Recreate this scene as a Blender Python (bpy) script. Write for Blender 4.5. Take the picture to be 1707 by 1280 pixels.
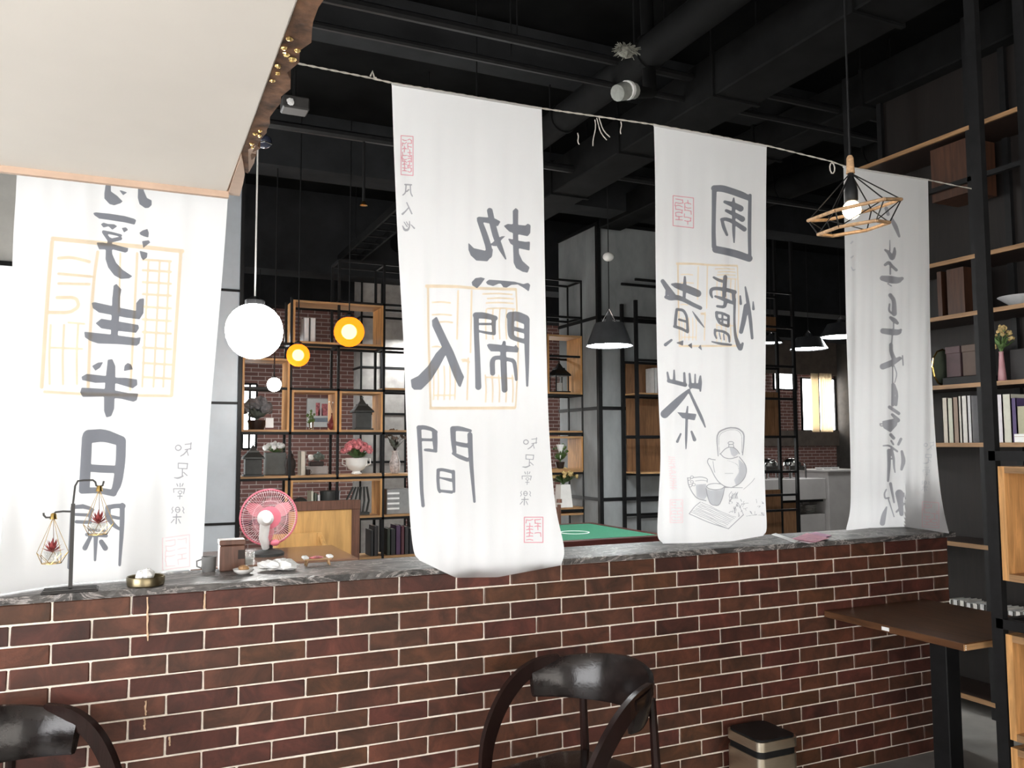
import bpy, bmesh, math, random
import numpy as np
from mathutils import Vector, Matrix
for o in list(bpy.data.objects): bpy.data.objects.remove(o, do_unlink=True)
random.seed(7)
scene = bpy.context.scene
COL = scene.collection

# ------------------------------------------------------------------ camera
FPX, PSI, TH, RO = 1380.0, 0.4281, 0.0733, -0.0044
CAM = np.array([0.2328, -3.1950, 1.6345])
_f = np.array([math.sin(PSI)*math.cos(TH), math.cos(PSI)*math.cos(TH), math.sin(TH)])
_r = np.array([math.cos(PSI), -math.sin(PSI), 0.0]); _u = np.cross(_r, _f)
RGT = _r*math.cos(RO)+_u*math.sin(RO); UPV = -_r*math.sin(RO)+_u*math.cos(RO); FWD = _f
cam = bpy.data.cameras.new('camera'); cam.sensor_width = 36; cam.lens = FPX/1707*36; cam.clip_start = .05
camo = bpy.data.objects.new('camera', cam); COL.objects.link(camo)
camo.matrix_world = Matrix(((RGT[0], UPV[0], -FWD[0], CAM[0]), (RGT[1], UPV[1], -FWD[1], CAM[1]), (RGT[2], UPV[2], -FWD[2], CAM[2]), (0, 0, 0, 1)))
scene.camera = camo
# ------------------------------------------------------------------ world, exposure
w = bpy.data.worlds.new('world'); scene.world = w; w.use_nodes = True
w.node_tree.nodes['Background'].inputs[0].default_value = (.75, .85, 1, 1)
w.node_tree.nodes['Background'].inputs[1].default_value = .25
vs = scene.view_settings
vs.view_transform = 'Standard'; vs.look = 'None'; vs.gamma = 1; vs.use_curve_mapping = False; vs.exposure = 0.0
# daylight strengths of the panes and lamps
E_FRONT, E_REAR, E_BACK, E_BACKLIGHT = 12.2, 4.8, 7.5, 7.5
E_BLOOM, E_CONE, E_BULB, E_FAR = 56.0, 110.0, 14.0, 45.0

# ------------------------------------------------------------------ pixel -> place helpers (calibrated camera)
def ray(x, y): return RGT*((x-853.5)/FPX)+UPV*((640-y)/FPX)+FWD
def at(x, y, Y): d = ray(x, y); return CAM+d*((Y-CAM[1])/d[1])
def atx(x, y, X): d = ray(x, y); return CAM+d*((X-CAM[0])/d[0])
def atz(x, y, Z): d = ray(x, y); return CAM+d*((Z-CAM[2])/d[2])

# ------------------------------------------------------------------ materials
MATS = {}
def nodes(name):
    m = bpy.data.materials.new(name); m.use_nodes = True; MATS[name] = m
    nt = m.node_tree; return m, nt, nt.nodes['Principled BSDF']
def ramp(nt, fac, stops):
    r = nt.nodes.new('ShaderNodeValToRGB'); e = r.color_ramp.elements
    e[0].position, e[0].color = stops[0][0], (*stops[0][1], 1)
    e[1].position, e[1].color = stops[-1][0], (*stops[-1][1], 1)
    for p, c in stops[1:-1]:
        k = e.new(p); k.color = (*c, 1)
    nt.links.new(fac, r.inputs[0]); return r.outputs[0]
def coords(nt, scale=(1, 1, 1), kind='Object', rot=(0, 0, 0)):
    t = nt.nodes.new('ShaderNodeTexCoord'); mp = nt.nodes.new('ShaderNodeMapping')
    mp.inputs['Scale'].default_value = scale; mp.inputs['Rotation'].default_value = rot
    nt.links.new(t.outputs[kind], mp.inputs[0]); return mp.outputs[0]
def noise(nt, vec, scale, detail=4, rough=.6, dist=0):
    n = nt.nodes.new('ShaderNodeTexNoise'); n.inputs['Scale'].default_value = scale
    n.inputs['Detail'].default_value = detail; n.inputs['Roughness'].default_value = rough
    n.inputs['Distortion'].default_value = dist
    nt.links.new(vec, n.inputs['Vector']); return n.outputs[0]
def bump(nt, b, h, strength=.3, dist=.01):
    k = nt.nodes.new('ShaderNodeBump'); k.inputs['Strength'].default_value = strength; k.inputs['Distance'].default_value = dist
    nt.links.new(h, k.inputs['Height']); nt.links.new(k.outputs[0], b.inputs['Normal'])
def mat(name, c, rough=.6, metal=0, var=.12, scale=8, stretch=(1, 1, 1), bmp=0, spec=.5, emit=None, es=0, dist=0):
    if name in MATS: return MATS[name]
    m, nt, b = nodes(name)
    v = coords(nt, stretch); n = noise(nt, v, scale, dist=dist)
    lo = tuple(max(0, x*(1-var*2)) for x in c); hi = tuple(min(1, x*(1+var*2)) for x in c)
    nt.links.new(ramp(nt, n, [(.25, lo), (.5, c), (.75, hi)]), b.inputs['Base Color'])
    b.inputs['Roughness'].default_value = rough; b.inputs['Metallic'].default_value = metal
    b.inputs['Specular IOR Level'].default_value = spec
    if bmp: bump(nt, b, n, bmp)
    if emit:
        b.inputs['Emission Color'].default_value = (*emit, 1); b.inputs['Emission Strength'].default_value = es
    return m
def wood(name, c, rough=.45, axis=0, sc=6, var=.22):
    st = [7, 7, 7]; st[axis] = .6
    return mat(name, c, rough, 0, var, sc, tuple(st), .08, .4, dist=.6)
def emitter(name, c, s):
    m, nt, b = nodes(name)
    b.inputs['Base Color'].default_value = (*c, 1); b.inputs['Emission Color'].default_value = (*c, 1)
    b.inputs['Emission Strength'].default_value = s; return m
def cloth(name, c, t, tr=.6):
    """woven cloth that lets light through: diffuse + translucent"""
    m, nt, b = nodes(name); nt.nodes.remove(b)
    d = nt.nodes.new('ShaderNodeBsdfDiffuse'); q = nt.nodes.new('ShaderNodeBsdfTranslucent'); mx = nt.nodes.new('ShaderNodeMixShader')
    d.inputs[0].default_value = (*c, 1); q.inputs[0].default_value = (*t, 1); mx.inputs[0].default_value = tr
    nt.links.new(d.outputs[0], mx.inputs[1]); nt.links.new(q.outputs[0], mx.inputs[2])
    nt.links.new(mx.outputs[0], nt.nodes['Material Output'].inputs[0]); return m
def glass(name, c=(1, 1, 1), rough=.03, alpha=.25):
    m, nt, b = nodes(name); nt.nodes.remove(b)
    t = nt.nodes.new('ShaderNodeBsdfTransparent'); g = nt.nodes.new('ShaderNodeBsdfGlossy'); mx = nt.nodes.new('ShaderNodeMixShader')
    t.inputs[0].default_value = (*c, 1); g.inputs[1].default_value = rough; mx.inputs[0].default_value = alpha
    nt.links.new(t.outputs[0], mx.inputs[1]); nt.links.new(g.outputs[0], mx.inputs[2])
    nt.links.new(mx.outputs[0], nt.nodes['Material Output'].inputs[0]); return m

def brick_mat():
    m, nt, b = nodes('glazed brick')
    oi = nt.nodes.new('ShaderNodeObjectInfo'); v = coords(nt, (1, 1, 1))
    add = nt.nodes.new('ShaderNodeVectorMath'); add.operation = 'ADD'
    cb = nt.nodes.new('ShaderNodeCombineXYZ'); ml = nt.nodes.new('ShaderNodeMath'); ml.operation = 'MULTIPLY'; ml.inputs[1].default_value = 37
    nt.links.new(oi.outputs['Random'], ml.inputs[0]); nt.links.new(ml.outputs[0], cb.inputs[0]); nt.links.new(ml.outputs[0], cb.inputs[2])
    nt.links.new(v, add.inputs[0]); nt.links.new(cb.outputs[0], add.inputs[1])
    n = noise(nt, add.outputs[0], 9, 6, .65, .8)
    c1 = ramp(nt, n, [(.28, (.042, .020, .014)), (.5, (.088, .034, .023)), (.68, (.14, .050, .034)), (.8, (.20, .080, .055))])
    c2 = ramp(nt, oi.outputs['Random'], [(0, (.62, .58, .62)), (.25, (1.0, .80, .85)), (.45, (.8, .9, .8)), (.7, (1.1, 1, .9)), (1, (.85, .95, .7))])
    mx = nt.nodes.new('ShaderNodeMix'); mx.data_type = 'RGBA'; mx.blend_type = 'MULTIPLY'; mx.inputs['Factor'].default_value = 1
    nt.links.new(c1, mx.inputs[6]); nt.links.new(c2, mx.inputs[7]); nt.links.new(mx.outputs[2], b.inputs['Base Color'])
    b.inputs['Roughness'].default_value = .5; b.inputs['Specular IOR Level'].default_value = .35
    n2 = noise(nt, add.outputs[0], 60, 5, .7); bump(nt, b, n2, .35, .004); return m
def far_brick_mat(name='distant brick', c=(.30, .14, .12), mo=(.62, .52, .48), sx=.2, sy=.06):
    m, nt, b = nodes(name)
    t = nt.nodes.new('ShaderNodeTexCoord'); sp = nt.nodes.new('ShaderNodeSeparateXYZ'); cb = nt.nodes.new('ShaderNodeCombineXYZ')
    ad = nt.nodes.new('ShaderNodeMath'); ad.operation = 'ADD'
    nt.links.new(t.outputs['Object'], sp.inputs[0]); nt.links.new(sp.outputs[0], ad.inputs[0]); nt.links.new(sp.outputs[1], ad.inputs[1])
    nt.links.new(ad.outputs[0], cb.inputs[0]); nt.links.new(sp.outputs[2], cb.inputs[1])
    k = nt.nodes.new('ShaderNodeTexBrick'); k.inputs['Scale'].default_value = 1; k.inputs['Brick Width'].default_value = sx
    k.inputs['Row Height'].default_value = sy; k.inputs['Mortar Size'].default_value = .006
    k.inputs['Color1'].default_value = (*c, 1); k.inputs['Color2'].default_value = (*(x*.7 for x in c), 1); k.inputs['Mortar'].default_value = (*mo, 1)
    nt.links.new(cb.outputs[0], k.inputs[0]); nt.links.new(k.outputs[0], b.inputs['Base Color']); b.inputs['Roughness'].default_value = .7
    bump(nt, b, k.outputs[1], -.3, .01); return m
def marble_mat():
    m, nt, b = nodes('dark marble')
    v = coords(nt, (1.3, 2.2, 3)); n = noise(nt, v, 3.2, 8, .68, 1.6)
    n2 = noise(nt, coords(nt, (1, 3, 3)), 18, 6, .7, 1.0)
    c = ramp(nt, n, [(.30, (.03, .029, .029)), (.47, (.085, .081, .078)), (.505, (.42, .38, .36)), (.53, (.10, .094, .09)), (.75, (.18, .166, .157))])
    c2 = ramp(nt, n2, [(.35, (.6, .6, .6)), (.62, (1, 1, 1)), (.72, (1.6, 1.5, 1.45))])
    mx = nt.nodes.new('ShaderNodeMix'); mx.data_type = 'RGBA'; mx.blend_type = 'MULTIPLY'; mx.inputs['Factor'].default_value = 1
    nt.links.new(c, mx.inputs[6]); nt.links.new(c2, mx.inputs[7]); nt.links.new(mx.outputs[2], b.inputs['Base Color'])
    b.inputs['Roughness'].default_value = .42; b.inputs['Specular IOR Level'].default_value = .3; return m

BRICK = brick_mat(); MORTAR = mat('cream mortar', (.80, .72, .63), .9, 0, .1, 40, bmp=.4); MARBLE = marble_mat()
BLACK = mat('black painted steel', (.008, .008, .0085), .5, 0, .2, 20, spec=.25)
BLACKW = mat('black ceiling paint', (.0045, .0046, .0047), .95, 0, .4, 2, bmp=.1, spec=.08)
DUCT = mat('dark grey duct paint', (.0068, .007, .0072), .8, 0, .3, 4, spec=.12)
CONC = mat('grey concrete', (.24, .25, .255), .75, 0, .16, 3, (1, 1, .5), .08)
FLOORM = mat('grey floor tile', (.30, .29, .27), .45, 0, .15, 3)
WALLW = mat('white plaster', (.72, .70, .66), .9, 0, .04, 5)
PANELM = mat('cream ceiling board', (.84, .79, .72), .85, 0, .025, 1.2)
OAK = wood('golden oak', (.52, .27, .10), .45, 2); OAKX = wood('oak board', (.42, .24, .11), .5, 0); OAKY = wood('oak shelf', (.30, .17, .08), .5, 1)
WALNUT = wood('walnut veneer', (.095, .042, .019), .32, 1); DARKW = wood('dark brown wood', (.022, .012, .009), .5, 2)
TANW = wood('tan veneer', (.62, .36, .13), .5, 2, 3, .12); FRAMEW = wood('brown frame wood', (.13, .06, .04), .4, 2)
LEATHER = mat('black brown leather', (.010, .0065, .006), .2, 0, .3, 30, bmp=.12, spec=.35)
BENT = wood('dark bent wood', (.014, .006, .005), .25, 2); SILVER = mat('brushed champagne steel', (.68, .60, .47), .36, 1, .05, 30, (1, 1, 20))
CHROME = mat('chrome', (.75, .75, .75), .12, 1, .03); BRASS = mat('gold brass wire', (.62, .42, .14), .25, 1, .1); GUN = mat('dark gunmetal', (.035, .033, .032), .45, .3, .1)
WHITE = mat('white ceramic', (.82, .80, .77), .25, 0, .04); PAPER = mat('white paper', (.85, .85, .84), .8, 0, .04)
PINK = mat('pink plastic', (.78, .20, .27), .4, 0, .06); PALEP = mat('pale pink plastic', (.86, .62, .66), .4, 0, .05)
RED = mat('dusky red leaf', (.32, .06, .06), .5, 0, .3, 30); GREENL = mat('green leaf', (.09, .16, .05), .55, 0, .35, 20)
GREYL = mat('dusty grey leaf', (.11, .13, .11), .6, 0, .3, 20); ROSE = mat('rose petal', (.62, .20, .22), .6, 0, .35, 40); YEL = mat('dry yellow bloom', (.52, .38, .16), .7, 0, .35, 40)
FELT = mat('green felt', (.016, .14, .075), .95, 0, .12, 60, bmp=.2); MAHOG = wood('dark red wood', (.06, .015, .012), .35, 0)
ROPE = mat('white twine', (.62, .58, .52), .9, 0, .15, 60); NATW = wood('pale ash wood', (.42, .26, .14), .55, 0, 10)
GLASS = glass('clear glass', (.98, .98, .97), .03, .12); SMOKE = glass('vase glass', (.8, .8, .78), .05, .25)
CLOTH = cloth('white gauze', (.76, .755, .755), (.90, .895, .895), .74)
INK = cloth('grey black ink', (.07, .072, .082), (.34, .35, .385), .9)
INKP = cloth('faded grey ink', (.12, .12, .13), (.50, .50, .53), .9)
INKL = cloth('light grey wash', (.40, .41, .43), (.74, .75, .78), .85)
YINK = cloth('pale orange print', (.74, .60, .45), (.97, .84, .66), .9)
PINKI = cloth('pink seal ink', (.70, .30, .36), (.86, .46, .52), .88); PINKL = cloth('pale pink print', (.76, .62, .63), (.95, .78, .80), .88)

# ------------------------------------------------------------------ mesh builder
class MB:
    def __init__(s): s.v = []; s.f = []
    def add(s, vs, fs):
        k = len(s.v); s.v += [tuple(map(float, p)) for p in vs]; s.f += [tuple(i+k for i in f) for f in fs]; return s
    def box(s, a, b, bev=0):
        x0, y0, z0 = (min(p, q) for p, q in zip(a, b)); x1, y1, z1 = (max(p, q) for p, q in zip(a, b))
        if not bev:
            return s.add([(x0, y0, z0), (x1, y0, z0), (x1, y1, z0), (x0, y1, z0), (x0, y0, z1), (x1, y0, z1), (x1, y1, z1), (x0, y1, z1)],
                         [(0, 3, 2, 1), (4, 5, 6, 7), (0, 1, 5, 4), (1, 2, 6, 5), (2, 3, 7, 6), (3, 0, 4, 7)])
        bm = bmesh.new(); bmesh.ops.create_cube(bm, size=1)
        for q in bm.verts: q.co = Vector(((x0+x1)/2+q.co.x*(x1-x0), (y0+y1)/2+q.co.y*(y1-y0), (z0+z1)/2+q.co.z*(z1-z0)))
        bmesh.ops.bevel(bm, geom=bm.edges[:], offset=bev, segments=1, affect='EDGES')
        return s.bm(bm)
    def bm(s, bm, free=True):
        bm.verts.index_update(); s.add([q.co[:] for q in bm.verts], [[q.index for q in f.verts] for f in bm.faces])
        if free: bm.free()
        return s
    def tube(s, pts, r, n=6, cap=True, closed=False):
        pts = [Vector(p) for p in pts]; N = len(pts); rr = r if isinstance(r, (list, tuple)) else [r]*N; rings = []; prev = None
        for i, p in enumerate(pts):
            if closed: d = pts[(i+1) % N]-pts[i-1]
            else: d = pts[min(i+1, N-1)]-pts[max(i-1, 0)]
            d = d.normalized() if d.length > 1e-9 else Vector((0, 0, 1))
            if prev is None:
                a = Vector((0, 0, 1)) if abs(d.z) < .9 else Vector((1, 0, 0)); x = d.cross(a).normalized()
            else:
                x = (prev-d*prev.dot(d)); x = x.normalized() if x.length > 1e-6 else d.orthogonal().normalized()
            prev = x; y = d.cross(x)
            rings.append([p+(x*math.cos(2*math.pi*k/n+math.pi/n)+y*math.sin(2*math.pi*k/n+math.pi/n))*rr[i] for k in range(n)])
        vs = [q for R in rings for q in R]; fs = []
        for i in range(N if closed else N-1):
            j = (i+1) % N
            for k in range(n): fs.append((i*n+k, i*n+(k+1) % n, j*n+(k+1) % n, j*n+k))
        if cap and not closed: fs += [tuple(range(n))[::-1], tuple((N-1)*n+k for k in range(n))]
        return s.add(vs, fs)
    def bar(s, p, q, wd): return s.tube([p, q], wd*.7071, 4)
    def lathe(s, prof, c=(0, 0, 0), n=20, cap=True):
        vs = []; fs = []
        for (r, z) in prof:
            for k in range(n): a = 2*math.pi*k/n; vs.append((c[0]+r*math.cos(a), c[1]+r*math.sin(a), c[2]+z))
        for i in range(len(prof)-1):
            for k in range(n): fs.append((i*n+k, i*n+(k+1) % n, (i+1)*n+(k+1) % n, (i+1)*n+k))
        if cap: fs += [tuple(range(n))[::-1], tuple((len(prof)-1)*n+k for k in range(n))]
        return s.add(vs, fs)
    def ball(s, c, r, n=10, m=6, jit=0):
        sc = r if isinstance(r, (tuple, list)) else (r, r, r); vs = []; fs = []
        for i in range(m+1):
            t = math.pi*i/m
            for k in range(n):
                a = 2*math.pi*k/n; j = 1+random.uniform(-jit, jit)
                vs.append((c[0]+sc[0]*math.sin(t)*math.cos(a)*j, c[1]+sc[1]*math.sin(t)*math.sin(a)*j, c[2]+sc[2]*math.cos(t)*j))
        for i in range(m):
            for k in range(n): fs.append((i*n+k, (i+1)*n+k, (i+1)*n+(k+1) % n, i*n+(k+1) % n))
        return s.add(vs, fs)
    def prism(s, poly, axis, a, b):
        """outline in the two other axes, extruded along axis from a to b"""
        n = len(poly)
        def P(u, v, t): return {0: (t, u, v), 1: (u, t, v), 2: (u, v, t)}[axis]
        vs = [P(u, v, a) for u, v in poly]+[P(u, v, b) for u, v in poly]
        return s.add(vs, [tuple(range(n)), tuple(range(2*n-1, n-1, -1))]+[(i, n+i, n+(i+1) % n, (i+1) % n) for i in range(n)])
    def leaf(s, base, tip, wd, sag=.0, up=(0, 0, 1)):
        b, t = Vector(base), Vector(tip); d = t-b; sd = d.cross(Vector(up)); sd = sd.normalized()*wd if sd.length > 1e-6 else Vector((wd, 0, 0))
        m = b+d*.5+Vector((0, 0, sag)); th = d.cross(sd).normalized()*wd*.25
        return s.add([b, m+sd, t, m-sd, m+th, m-th], [(0, 1, 4), (1, 2, 4), (2, 3, 4), (3, 0, 4), (1, 0, 5), (2, 1, 5), (3, 2, 5), (0, 3, 5)])
    def build(s, name, m, parent=None, smooth=False):
        me = bpy.data.meshes.new(name); off = Vector((0, 0, 0))
        if parent is not None:
            q = parent
            while q is not None: off += q.location; q = q.parent
        elif s.v:
            a = np.array(s.v); off = Vector(((a[:, 0].min()+a[:, 0].max())/2, (a[:, 1].min()+a[:, 1].max())/2, a[:, 2].min()))
        me.from_pydata([(p[0]-off.x, p[1]-off.y, p[2]-off.z) for p in s.v], [], s.f); me.materials.append(m)
        bm = bmesh.new(); bm.from_mesh(me); bmesh.ops.recalc_face_normals(bm, faces=bm.faces); bm.to_mesh(me); bm.free()
        if smooth:
            me.polygons.foreach_set('use_smooth', [True]*len(me.polygons))
            try: me.set_sharp_from_angle(angle=.7)
            except Exception: pass
        o = bpy.data.objects.new(name, me); COL.objects.link(o)
        if parent is not None: o.parent = parent
        else: o.location = off
        return o
def tag(o, label=None, cat=None, group=None, kind=None):
    if label: o['label'] = label
    if cat: o['category'] = cat
    if group: o['group'] = group
    if kind: o['kind'] = kind
    return o
def thing(name, label, cat, loc=(0, 0, 0), group=None):
    o = bpy.data.objects.new(name, None); COL.objects.link(o); o.location = Vector([float(c) for c in loc]); o.empty_display_size = .1
    return tag(o, label, cat, group)
def dup(root, loc, rotz=0, label=None, group=None, scale=None):
    r = root.copy(); COL.objects.link(r); r.location = Vector([float(c) for c in loc]); r.rotation_euler = (0, 0, rotz)
    if scale: r.scale = (scale,)*3
    if label: r['label'] = label
    if group: r['group'] = group
    for ch in list(root.children):
        c = ch.copy(); COL.objects.link(c); c.parent = r
        for g in list(ch.children):
            d = g.copy(); COL.objects.link(d); d.parent = c
    return r
def struct(name, mb, m, parent=None):
    o = mb.build(name, m, parent); o['kind'] = 'structure'; return o

# ------------------------------------------------------------------ the setting
struct('floor', MB().box((-3.6, -7, -.1), (13, 10, 0)), FLOORM)
struct('ceiling', MB().box((-3.6, -7, 4.75), (13, 10, 4.85)), BLACKW)
struct('wall_left', MB().box((-3.7, -7, 0), (-3.6, 10, 4.75)), WALLW)
struct('wall_rear', MB().box((-3.6, -7.1, 0), (13, -7, 4.75)), WALLW)
struct('wall_right', MB().box((13, -7, 0), (13.1, 10, 4.75)), mat('dark plaster', (.06, .055, .05), .8))
FARB = far_brick_mat()
struct('wall_back', MB().box((-3.6, 9.2, 0), (13, 9.3, 4.75)), FARB)
# big glazed openings for daylight, the rear one added out of view
def window(n, mb_pane, bars, m):
    fr = MB()
    for a, b in bars: fr.box(a, b)
    o = struct('window_%d' % n, fr, BLACK); pane = mb_pane.build('pane', m, o); return o
DAYF = emitter('daylight pane front', (.97, .98, 1.0), E_FRONT); FILLR = emitter('added rear fill pane', (1.0, .95, .88), E_REAR); DAYB = emitter('daylight pane back', (.98, 1.0, 1.0), E_BACK)
window(1, MB().box((-3.592, -5.6, .5), (-3.585, -1.0, 3.2)), [((-3.6, -5.65, z), (-3.55, -.95, z+.05)) for z in (.45, 3.2)]+[((-3.6, y, .45), (-3.55, y+.05, 3.25)) for y in (-5.65, -4.1, -2.55, -1.0)], DAYF)
window(2, MB().box((-1.2, -6.99, .4), (3.4, -6.985, 3.0)), [((-1.25, -7, z), (3.45, -6.95, z+.05)) for z in (.35, 3.0)]+[((x, -7, .35), (x+.05, -6.95, 3.05)) for x in (-1.25, .3, 1.85, 3.4)], FILLR)  # unseen pane added behind the camera to light the bricks and chairs
struct('wall_partition', MB().box((-3.6, 6.7, 0), (.85, 6.8, 4.75)), WALLW)
window(3, MB().box((-3.1, 6.69, .25), (.6, 6.685, 3.5)), [((-3.15, 6.64, z), (.65, 6.7, z+.05)) for z in (.2, 3.5)]+[((x, 6.64, .2), (x+.05, 6.7, 3.55)) for x in (-3.15, -2.3, -.35, .6)], DAYB)

FILLD = emitter('added backlight pane', (1.0, 1.0, .98), E_BACKLIGHT)
window(7, MB().box((4.15, 9.19, .15), (6.2, 9.185, 2.3)), [((4.1, 9.12, z), (6.25, 9.2, z+.05)) for z in (.1, 2.3)]+[((x, 9.12, .1), (x+.05, 9.2, 2.35)) for x in (4.1, 5.15, 6.2)], FILLD)  # added window hidden by the wide banner, backlights the cloth

# brick half wall: each brick its own piece
wall = struct('wall_front', MB().box((-1.19, .0045, 0), (4.315, .2, 1.118)), MORTAR)
def brick_mesh(x0, x1, sd):
    r = random.Random(sd); hx = (x1-x0)/2; hz = .0319; bm = bmesh.new(); bmesh.ops.create_cube(bm, size=1)
    for q in bm.verts: q.co = Vector((q.co.x*2*hx, q.co.y*.09+.045, q.co.z*2*hz))
    bmesh.ops.bevel(bm, geom=[e for e in bm.edges], offset=.003, segments=1, affect='EDGES')
    for q in bm.verts: q.co += Vector((r.uniform(-.0011, .0011), r.uniform(-.0008, .0008), r.uniform(-.0011, .0011)))
    me = bpy.data.meshes.new('brick'); bm.to_mesh(me); bm.free(); me.materials.append(BRICK); return me
full = [brick_mesh(0, .2335, k) for k in range(8)]; half = [brick_mesh(0, .1135, k+50) for k in range(4)]
rest = MB(); PXMIN = {}
for c in range(16):
    zc = 1.12-.07*c-.035; i = -5 if c % 2 == 0 else -4.5
    segs = [] if c % 2 == 0 else [(-5*.24+.005, -4.5*.24-.005)]
    while i < 18:
        j = min(i+1, 18); segs.append((i*.24+.005, j*.24-.005)); i += 1
    for a, b in segs:
        xc = (a+b)/2; d = np.array([xc, 0, zc])-CAM; cz = d@FWD; px = 853.5+FPX*(d@RGT)/cz; py = 640-FPX*(d@UPV)/cz
        if -90 < px < 1800 and py < 1310:
            me = random.choice(full if b-a > .15 else half); o = bpy.data.objects.new('brick', me); COL.objects.link(o); o.parent = wall
            o.location = Vector((xc, random.uniform(-.0012, .0012), zc))-wall.location
            if random.random() < .5: o.scale = (-1, 1, 1)
        else: rest.box((a-.0015, 0, zc-.032), (b+.0015, .09, zc+.032), .003)
rb = rest.build('brick_remainder', BRICK, wall); rb['kind'] = 'stuff'
# wall end facing the passage
for c in range(16):
    zc = 1.12-.07*c-.035
    MB().box((4.312, .095, zc-.03), (4.322, .195, zc+.03), .002).build('brick', BRICK, wall)

# dried drips of paint on the bricks
DRIP = mat('peach paint drip', (.62, .42, .27), .5, 0, .15, 60)
for px, py0, py1 in ((246, 995, 1068), (243, 1168, 1192), (241, 1198, 1216), (341, 990, 1014), (283, 1228, 1243)):
    a, b = at(px, py0, 0), at(px, py1, 0); k_ = 8; pts_ = [(float(a[0]+(b[0]-a[0])*i/k_+random.uniform(-.0012, .0012)), -.0005, float(a[2]+(b[2]-a[2])*i/k_)) for i in range(k_+1)]
    MB().tube(pts_, [.0022+.0022*random.random() for i in range(k_+1)], 5).build('paint_drip', DRIP, wall)

# marble counter with a chipped front edge
bm = bmesh.new(); N = 260; top = []; bot = []
for k in range(N+1):
    x = -1.22+5.59*k/N; ch = max(0, random.gauss(0, .0035)) if random.random() < .6 else random.uniform(0, .003)
    top.append((x, -.012+ch, 1.1445-ch*.8)); bot.append((x, -.012+random.uniform(0, .004), 1.119))
m = MB(); vs = []; fs = []
for k in range(N+1): x = top[k][0]; vs += [bot[k], top[k], (x, .012, 1.1455), (x, .345, 1.1455), (x, .345, 1.119)]
for k in range(N):
    for q in range(5): fs.append((k*5+q, k*5+(q+1) % 5, (k+1)*5+(q+1) % 5, (k+1)*5+q))
fs += [(0, 4, 3, 2, 1), tuple(N*5+q for q in range(5))]
bm.free()
tag(m.add(vs, fs).build('marble_countertop', MARBLE), 'long dark veined marble ledge on top of the brick half wall', 'countertop')
CT = 1.1455
# ------------------------------------------------------------------ dropped ceiling board, upper left
pz = 2.56
t = thing('ceiling_board', 'large cream dropped ceiling board with a torn gilt edge above the counter', 'ceiling board', (-1.2, -1.6, pz))
MB().box((-3.0, -3.9, pz), (.52, -.06, pz+.05), .004).build('board', PANELM, t)
STRIP = mat('pinkish edge strip', (.56, .40, .30), .7, 0, .1, 6); TORN = mat('torn brown backing', (.15, .075, .04), .8, 0, .5, 14, bmp=.6); GILT = mat('gilt mosaic chip', (.95, .68, .28), .2, .9, .1)
MB().box((-3.0, -.075, pz-.022), (.525, -.055, pz+.05)).build('edge_strip', STRIP, t)
MB().box((-3.0, -.055, pz-.008), (.525, -.045, pz+.05)).build('edge_strip', STRIP, t)
MB().prism([(.52, -.50), (.524, -.06), (.525, -.045), (.566, -.045), (.56, -.2), (.553, -.31), (.535, -.42)], 2, pz-.004, pz+.05).build('side_strip', STRIP, t)
ed = []; y = -.30
while y > -3.9: ed.append((.57+random.uniform(-.014, .013)-(.008 if y > -.6 else 0), y)); y -= random.uniform(.02, .07)
MB().prism([(.521, -.42), (.54, -.32)]+ed+[(.521, -3.9)], 2, pz+.004, pz+.055).build('torn_edge', TORN, t)
for (cx, cy, r) in [(.533, -1.32, .009), (.529, -1.27, .008), (.538, -1.24, .009), (.531, -1.17, .008), (.536, -1.13, .007), (.53, -1.08, .007), (.556, -1.22, .01), (.559, -1.27, .008), (.548, -.72, .006), (.538, -.69, .007), (.552, -.68, .007), (.54, -.6, .008), (.546, -.57, .006)]:
    MB().ball((cx, cy, pz+.002), (r, r*1.3, .004), 7, 4, .2).build('gilt_chip', GILT, t)
# flap of torn board
MB().add([(.535, -.55, pz), (.56, -.36, pz-.012), (.572, -.4, pz+.01), (.558, -.6, pz+.005), (.535, -.55, pz+.012), (.56, -.36, pz+.002)], [(0, 1, 2, 3), (4, 3, 2, 5), (0, 4, 5, 1)]).build('torn_flap', STRIP, t)

# ------------------------------------------------------------------ banners on the string
YS = .13
BAN = {
 1: dict(rows=[[(36, -60), (392, -12)], [(32, 120), (388, 160)], [(28, 290), (380, 326)], [(22, 400), (372, 440)], [(17, 560), (362, 560)], [(12, 700), (350, 700)], [(4, 850), (342, 850)], [(-4, 950), (338, 925)], [(-6, 991), (60, 980), (115, 972), (202, 966), (274, 953), (335, 948)]]),
 2: dict(rows=[[(653, 140), (903, 181)], [(657, 260), (906, 300)], [(663, 400), (908, 430)], [(672, 560), (911, 580)], [(677, 700), (915, 710)], [(682, 840), (925, 835)], [(689, 915), (775, 922), (860, 922), (940, 912)], [(699, 934), (760, 963), (830, 962), (936, 942)]]),
 3: dict(rows=[[(1090, 209), (1278, 244)], [(1092, 300), (1277, 330)], [(1093, 450), (1277, 470)], [(1096, 620), (1276, 620)], [(1101, 750), (1274, 750)], [(1098, 830), (1276, 830)], [(1096, 890), (1278, 880)], [(1105, 906), (1160, 905), (1220, 902), (1272, 893)]]),
 4: dict(rows=[[(1406, 278), (1547, 300)], [(1408, 400), (1549, 415)], [(1411, 560), (1551, 560)], [(1416, 700), (1557, 695)], [(1418, 800), (1565, 795)], [(1417, 850), (1573, 850)], [(1410, 884), (1450, 880), (1508, 878), (1550, 884), (1582, 889)]])}
def rowpt(row, u):
    s = u*(len(row)-1); i = min(int(s), len(row)-2); t = s-i; return (row[i][0]+(row[i+1][0]-row[i][0])*t, row[i][1]+(row[i+1][1]-row[i][1])*t)
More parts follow.
